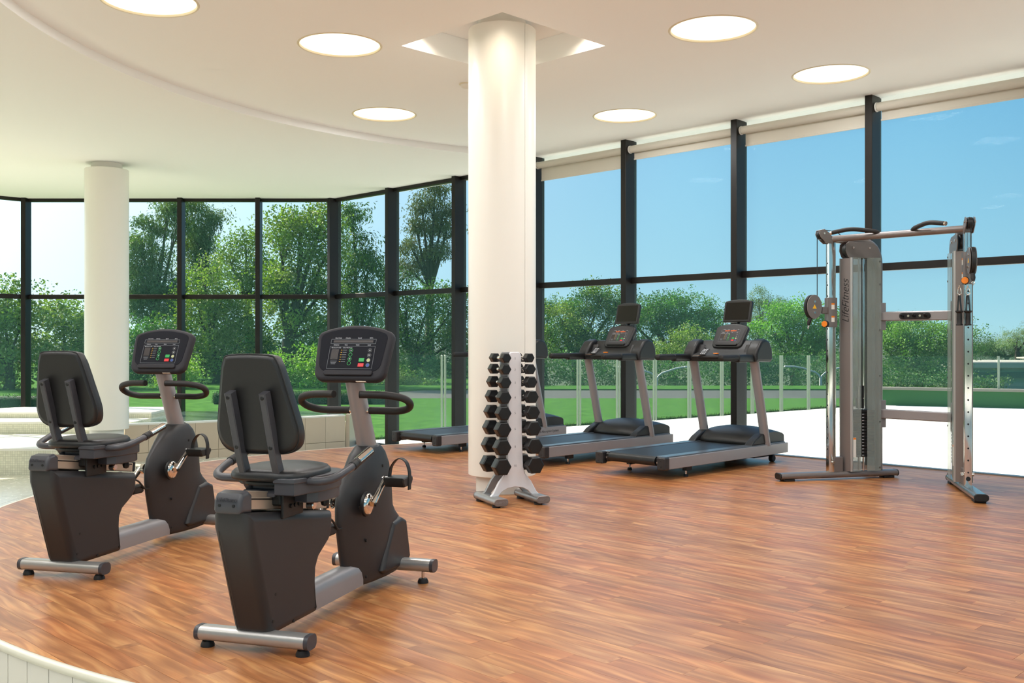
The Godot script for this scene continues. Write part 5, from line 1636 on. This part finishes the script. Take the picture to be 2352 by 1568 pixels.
# ------------------------------------------------------------------ cable machine
func build_cable_machine() -> void:
	var o := thing("cable_machine", "tall grey dual pulley cable machine with two angled towers before the glass wall", "cable machine", W(3.55, 8.63), -PI / 4)
	# local: z towards the user, x to the user's left hand (= towards the near end of the glass wall)
	for e in [-1.0, 1.0]:
		var side := Node3D.new()
		side.name = "tower"
		o.add_child(side, true)
		# tower frame: local z along the leg towards its front end, local x to the inner side
		var d := Vector3(0.518 * e, 0, 0.855)
		var q := Vector3(-0.855 * e, 0, 0.518)      # inner side
		var T := Transform3D(Basis(q, Vector3.UP, d), Vector3(0.265 * e, 0, 0))
		var P := func(p: float, y: float, w: float) -> Vector3: return T * Vector3(w, y, p)
		# leg
		part(side, "leg", G.new().prism(G.rrect(0.10, 0.052, 0.024, 5), -0.03, 1.10, Transform3D(T.basis, T * Vector3(0, 0.043, 0))), M.steel if e > 0.0 else M.grey_frame)
		for z in [[-0.042, -0.03], [1.10, 1.115]]:
			part(side, "leg_cap", G.new().prism(G.rrect(0.104, 0.056, 0.026, 5), z[0], z[1], Transform3D(T.basis, T * Vector3(0, 0.043, 0)), 0.004), M.black)
		for z in [0.05, 1.02]:
			part(side, "rubber_pad", G.new().box(P.call(z, 0.009, 0.0), Vector3(0.085, 0.018, 0.10), T.basis, 0.003), M.rubber)
		# adjustable column
		var col := part(side, "pulley_column", G.new().prism(G.rrect(0.056, 0.066, 0.006, 2), 0.065, 2.06, Transform3D(T.basis * Basis(Vector3(1, 0, 0), Vector3(0, 0, -1), Vector3(0, 1, 0)), T * Vector3(0, 0, 0.602))), M.chrome)
		for i in 19:
			var y := 0.17 + i * 0.095
			part(col, "pin_hole", G.new().cyl(P.call(0.634, y, 0.0), P.call(0.6358, y, 0.0), 0.0075, 10), M.black)
		part(side, "column_foot", G.new().box(P.call(0.545, 0.13, 0.0), Vector3(0.06, 0.13, 0.09), T.basis, 0.004), M.grey_frame)
		for w in [-1.0, 1.0]: part(side, "foot_bolt", G.new().cyl(P.call(0.60, 0.15, 0.028 * w), P.call(0.60, 0.15, 0.048 * w), 0.012, 8), M.chrome)
		# weight stack shroud: lettered front cheek, open middle with frosted panels, rear tube
		var cheek := PackedVector2Array([Vector2(-0.066, 0.475), Vector2(-0.030, 0.493), Vector2(-0.022, 0.495), Vector2(0.066, 0.447), Vector2(0.070, 0.440), Vector2(0.060, 0.436), Vector2(-0.022, 0.478), Vector2(-0.060, 0.462)])
		var up := Transform3D(T.basis * Basis(Vector3(1, 0, 0), Vector3(0, 0, 1), Vector3(0, 1, 0)), T.origin)
		var mirror := PackedVector2Array()
		for p in cheek: mirror.append(p)
		part(side, "front_cheek", G.new().prism(mirror, 0.07, 1.925, up), M.grey_frame)
		if e < 0.0:
			var nrm := (T.basis * Vector3(0.048, 0, 0.088)).normalized()
			var updir := Vector3.UP
			var down := nrm.cross(updir).normalized()
			text(side, "tower_lettering", "LifeFitness", 0.080, Transform3D(Basis(updir, -down if false else updir.cross(nrm).normalized() * -1.0, nrm), P.call(0.471, 1.56, 0.022) + nrm * 0.001), M.print_dark, 0.35, "Droid Sans", 0.001)
		part(side, "corner_strip", G.new().cyl(P.call(0.438, 0.07, 0.060), P.call(0.438, 1.93, 0.060), 0.013, 12), M.silver_bar)
		part(side, "back_panel", G.new().box(P.call(0.30, 1.0, -0.062), Vector3(0.006, 1.86, 0.36), T.basis), M.frosted)
		part(side, "shroud_panel", G.new().box(P.call(0.390, 1.0, 0.066), Vector3(0.005, 1.86, 0.085), T.basis), M.frosted)
		part(side, "shroud_panel", G.new().box(P.call(0.220, 1.0, 0.066), Vector3(0.005, 1.86, 0.135), T.basis), M.frosted)
		for p in [0.342, 0.296]: part(side, "guide_rod", G.new().cyl(P.call(p, 0.07, 0.02), P.call(p, 1.93, 0.02), 0.009, 10), M.chrome)
		part(side, "rear_tube", G.new().tube(fillet([P.call(0.130, 0.07, 0.0), P.call(0.130, 2.075, 0.0), P.call(0.50, 2.085, 0.0)], 0.20, 8), 0.032, 14, true, 1.0), M.grey_frame)
		for y in [0.1, 0.5, 0.9, 1.3, 1.7, 1.9]:
			part(side, "panel_screw", G.new().cyl(P.call(0.165, y, 0.066), P.call(0.165, y, 0.073), 0.008, 8), M.steel)
		# weight plates
		for i in 15:
			part(side, "weight_plate", G.new().box(P.call(0.318, 0.205 + i * 0.0275, 0.0), Vector3(0.095, 0.0255, 0.235), T.basis, 0.003), M.black)
		var tick := G.new()
		for i in 14: tick.box(P.call(0.318, 0.208 + i * 0.0275, 0.0485), Vector3(0.001, 0.005, 0.018), T.basis)
		part(side, "weight_marks", tick, M.print_white)
		part(side, "stack_head", G.new().box(P.call(0.318, 0.66, 0.0), Vector3(0.06, 0.09, 0.05), T.basis, 0.005), M.black)
		part(side, "stack_bumper", G.new().box(P.call(0.318, 0.76, 0.01), Vector3(0.05, 0.11, 0.045), T.basis, 0.005), M.black)
		part(side, "stack_cable", G.new().cyl(P.call(0.318, 0.8, 0.03), P.call(0.318, 1.95, 0.03), 0.004, 6), M.black)
		part(side, "instruction_label", G.new().box(P.call(0.415, 0.28, 0.0715), Vector3(0.001, 0.17, 0.028), T.basis), M.sticker)
		part(side, "instruction_label_head", G.new().box(P.call(0.415, 0.356, 0.0722), Vector3(0.001, 0.016, 0.026), T.basis), M.orange)
		# pulley head on top of the shroud
		var hp := PackedVector2Array()
		for p in [[0.15, 1.93], [0.15, 1.97], [0.175, 2.03], [0.225, 2.06], [0.46, 2.07], [0.485, 2.05], [0.49, 1.99], [0.47, 1.94], [0.45, 1.925]]: hp.append(Vector2(p[0], p[1]))
		var sd := Transform3D(T.basis * Basis(Vector3(0, 0, 1), Vector3(0, 1, 0), Vector3(-1, 0, 0)), T.origin)
		for w in [-0.055, 0.045]: part(side, "pulley_plate", G.new().prism(hp, w, w + 0.008, sd, 0.002), M.grey_frame)
		for p in [0.26, 0.42]: part(side, "pulley_wheel", G.new().cyl(P.call(p, 2.0, -0.03), P.call(p, 2.0, 0.03), 0.06, 24, 0.004), M.black)
		for p in [0.26, 0.42]: part(side, "pulley_bolt", G.new().cyl(P.call(p, 2.015, 0.054), P.call(p, 2.015, 0.064), 0.010, 8), M.chrome)
		# arm with the top pulley in front of the column
		part(side, "top_arm", G.new().box(P.call(0.575, 2.085, 0.0), Vector3(0.055, 0.055, 0.16), T.basis, 0.005), M.grey_frame)
		var ap := PackedVector2Array()
		for p in [[0.60, 2.05], [0.60, 2.10], [0.64, 2.145], [0.685, 2.175], [0.725, 2.165], [0.735, 2.13], [0.72, 2.10], [0.66, 2.05]]: ap.append(Vector2(p[0], p[1]))
		for w in [-0.035, 0.028]: part(side, "arm_plate", G.new().prism(ap, w, w + 0.007, sd, 0.002), M.grey_frame)
		part(side, "arm_pulley", G.new().cyl(P.call(0.69, 2.125, -0.02), P.call(0.69, 2.125, 0.02), 0.045, 20, 0.004), M.black)
		part(side, "arm_bolt", G.new().cyl(P.call(0.69, 2.135, -0.045), P.call(0.69, 2.135, 0.045), 0.009, 8), M.chrome)
		part(side, "top_cable", G.new().tube([P.call(0.69, 2.17, 0.0), P.call(0.55, 2.16, 0.0), P.call(0.42, 2.06, 0.0)], 0.0035, 6), M.black)
		# carriage with swivel pulley
		var cy := 1.45 if e < 0.0 else 1.775
		var sl := part(side, "carriage_sleeve", G.new().prism(G.rrect(0.074, 0.084, 0.006, 2), cy - 0.125, cy + 0.13, Transform3D(T.basis * Basis(Vector3(1, 0, 0), Vector3(0, 0, -1), Vector3(0, 1, 0)), T * Vector3(0, 0, 0.602)), 0.003), M.grey_frame)
		for y in [0.055, -0.055]:
			part(sl, "warning_label", G.new().box(P.call(0.605, cy + y, 0.0378), Vector3(0.001, 0.052, 0.030), T.basis), M.sticker)
			part(sl, "warning_stripe", G.new().box(P.call(0.605, cy + y + 0.02, 0.0385), Vector3(0.001, 0.014, 0.030), T.basis), M.orange)
		part(side, "swivel_arm", G.new().box(P.call(0.665, cy + 0.02, 0.0), Vector3(0.03, 0.06, 0.06), T.basis, 0.005), M.grey_frame)
		part(side, "carriage_cable", G.new().cyl(P.call(0.735, cy + 0.14, 0.0), P.call(0.735, 2.125, 0.0), 0.0035, 6), M.black)
		var pc := Vector2(0.775, cy + 0.05)
		var dp := PackedVector2Array()
		for i in 26:
			var a := TAU * i / 26
			dp.append(pc + Vector2(cos(a) * 0.072, sin(a) * 0.105) + Vector2(0.0, 0.0))
		for w in [-0.026, 0.018]:
			var pp := part(side, "swivel_plate", G.new().prism(dp, w, w + 0.006, sd, 0.002), M.grey_frame)
			if w < 0.0:
				for y in [0.045, -0.05]: part(pp, "bolt", G.new().cyl(P.call(pc.x, pc.y + y, 0.025), P.call(pc.x, pc.y + y, 0.034), 0.010, 8), M.chrome)
		part(side, "warning_triangle", G.new().prism(PackedVector2Array([Vector2(pc.x - 0.020, pc.y - 0.016), Vector2(pc.x + 0.020, pc.y - 0.016), Vector2(pc.x, pc.y + 0.02)]), -0.0275, -0.0265, sd), M.yellow)
		part(side, "swivel_wheel", G.new().prism(dp, -0.016, 0.016, Transform3D(sd.basis, sd.origin + T.basis * Vector3(0, 0.0, 0.012)), 0.004), M.black)
		part(side, "cable_stop", G.new().tube([P.call(0.80, cy - 0.05, 0.0), P.call(0.815, cy - 0.085, 0.0), P.call(0.82, cy - 0.11, 0.0)], [0.016, 0.018, 0.012], 10), M.rubber)
		part(side, "cable_ring", G.new().tube([P.call(0.815, cy - 0.105, 0.0), P.call(0.825, cy - 0.125, 0.012), P.call(0.825, cy - 0.14, 0.0), P.call(0.818, cy - 0.125, -0.012), P.call(0.815, cy - 0.105, 0.0)], 0.004, 6), M.chrome)
		# orange pull knob facing the room
		var kx := P.call(0.655, cy - 0.098, 0.02) as Vector3
		var kd := T.basis * Vector3(0.35, 0, 0.94) if e > 0.0 else T.basis * Vector3(0.55, 0, 0.83)
		part(side, "knob_stem", G.new().cyl(kx - kd * 0.05, kx + kd * 0.02, 0.014, 12), M.black)
		part(side, "pull_knob", G.new().cyl(kx + kd * 0.012, kx + kd * 0.045, 0.030, 20, 0.005), M.black)
		part(side, "knob_face", G.new().cyl(kx + kd * 0.043, kx + kd * 0.049, 0.026, 20, 0.002), M.orange)
		if e > 0.0:
			for w in [-0.05, 0.05]:
				part(side, "cross_bolt", G.new().cyl(P.call(0.60, 0.16, w * 0.6), P.call(0.60, 0.16, w), 0.010, 8), M.chrome)
			part(side, "column_plug", G.new().cyl(P.call(0.634, 0.12, 0.0), P.call(0.6365, 0.12, 0.0), 0.018, 14), M.black)
	# cross members
	part(o, "top_bar", G.new().tube([Vector3(-0.60, 2.09, 0.515), Vector3(0, 2.09, 0.515), Vector3(0.60, 2.09, 0.515)], 0.029, 18), M.grey_frame)
	for y in [1.42, 0.565]:
		part(o, "crossbar", G.new().box(Vector3(0, y, 0.112), Vector3(0.62, 0.082, 0.05), Basis.IDENTITY, 0.008), M.silver)
		for e in [-1.0, 1.0]: part(o, "crossbar_flange", G.new().box(Vector3(0.300 * e, y, 0.112), Vector3(0.012, 0.24, 0.07), rot(0, 31.0 * e), 0.003), M.silver)
	var hk := part(o, "hook_plate", G.new().prism(G.rrect(0.27, 0.055, 0.026, 5), 0.137, 0.149, Transform3D(Basis.IDENTITY, Vector3(0.0, 1.42, 0)), 0.003), M.black)
	for x in [-0.1, 0.0, 0.1]: part(hk, "hook", G.new().tube([Vector3(x, 1.42, 0.147), Vector3(x, 1.415, 0.177), Vector3(x, 1.435, 0.187)], 0.010, 8), M.rubber)
	for x in [-0.05, 0.05]: part(hk, "bolt", G.new().cyl(Vector3(x, 1.42, 0.147), Vector3(x, 1.42, 0.157), 0.010, 10), M.chrome)
	# bent pull-up grips
	for e in [-1.0, 1.0]:
		var path: Array = fillet([Vector3(0.14 * e, 2.105, 0.515), Vector3(0.16 * e, 2.125, 0.54), Vector3(0.33 * e, 2.150, 0.66), Vector3(0.47 * e, 2.125, 0.70)], 0.06)
		var gp := part(o, "pull_up_grip", G.new().tube(path, 0.0185, 12), M.foam)
		part(gp, "grip_tip", G.new().cyl(path[path.size() - 1], path[path.size() - 1] + (path[path.size() - 1] - path[path.size() - 2]).normalized() * 0.018, 0.018, 12, 0.003), M.chrome)
	# two strap handles hanging from the second tower
	for i in 2:
		var w := Transform3D(Basis(Vector3(0, 1, 0), -PI / 4), W(3.55, 8.63)) * (Vector3(0.265, 0, 0) + Vector3(0.518, 0, 0.855) * 0.73 + Vector3(-0.855, 0, 0.518) * (0.02 + 0.062 * i))
		var h := thing("strap_handle", ["black strap handle hanging on the cable machine, against its pulley column", "black strap handle hanging on the cable machine, on the inner side of the other handle"][i], "handle", w + Vector3(0, 1.325, 0), -PI / 4, "strap handles hanging on the cable machine")
		part(h, "grip", G.new().lathe([Vector2(0, 0), Vector2(0.024, 0.0), Vector2(0.026, 0.006), Vector2(0.019, 0.014), Vector2(0.020, 0.05), Vector2(0.019, 0.095), Vector2(0.030, 0.106), Vector2(0.030, 0.114), Vector2(0, 0.116)], 18), M.rubber)
		for e in [-1.0, 1.0]:
			part(h, "strap", G.new().box(Vector3(0.010 * e, 0.165, 0.0), Vector3(0.004, 0.14, 0.026), rot(0, 0, 5.0 * e)), M.black)
		part(h, "ring", G.new().tube([Vector3(0, 0.235, 0), Vector3(0.016, 0.25, 0), Vector3(0.012, 0.275, 0), Vector3(0, 0.31, 0), Vector3(-0.012, 0.275, 0), Vector3(-0.016, 0.25, 0), Vector3(0, 0.235, 0)], 0.0045, 6), M.chrome)
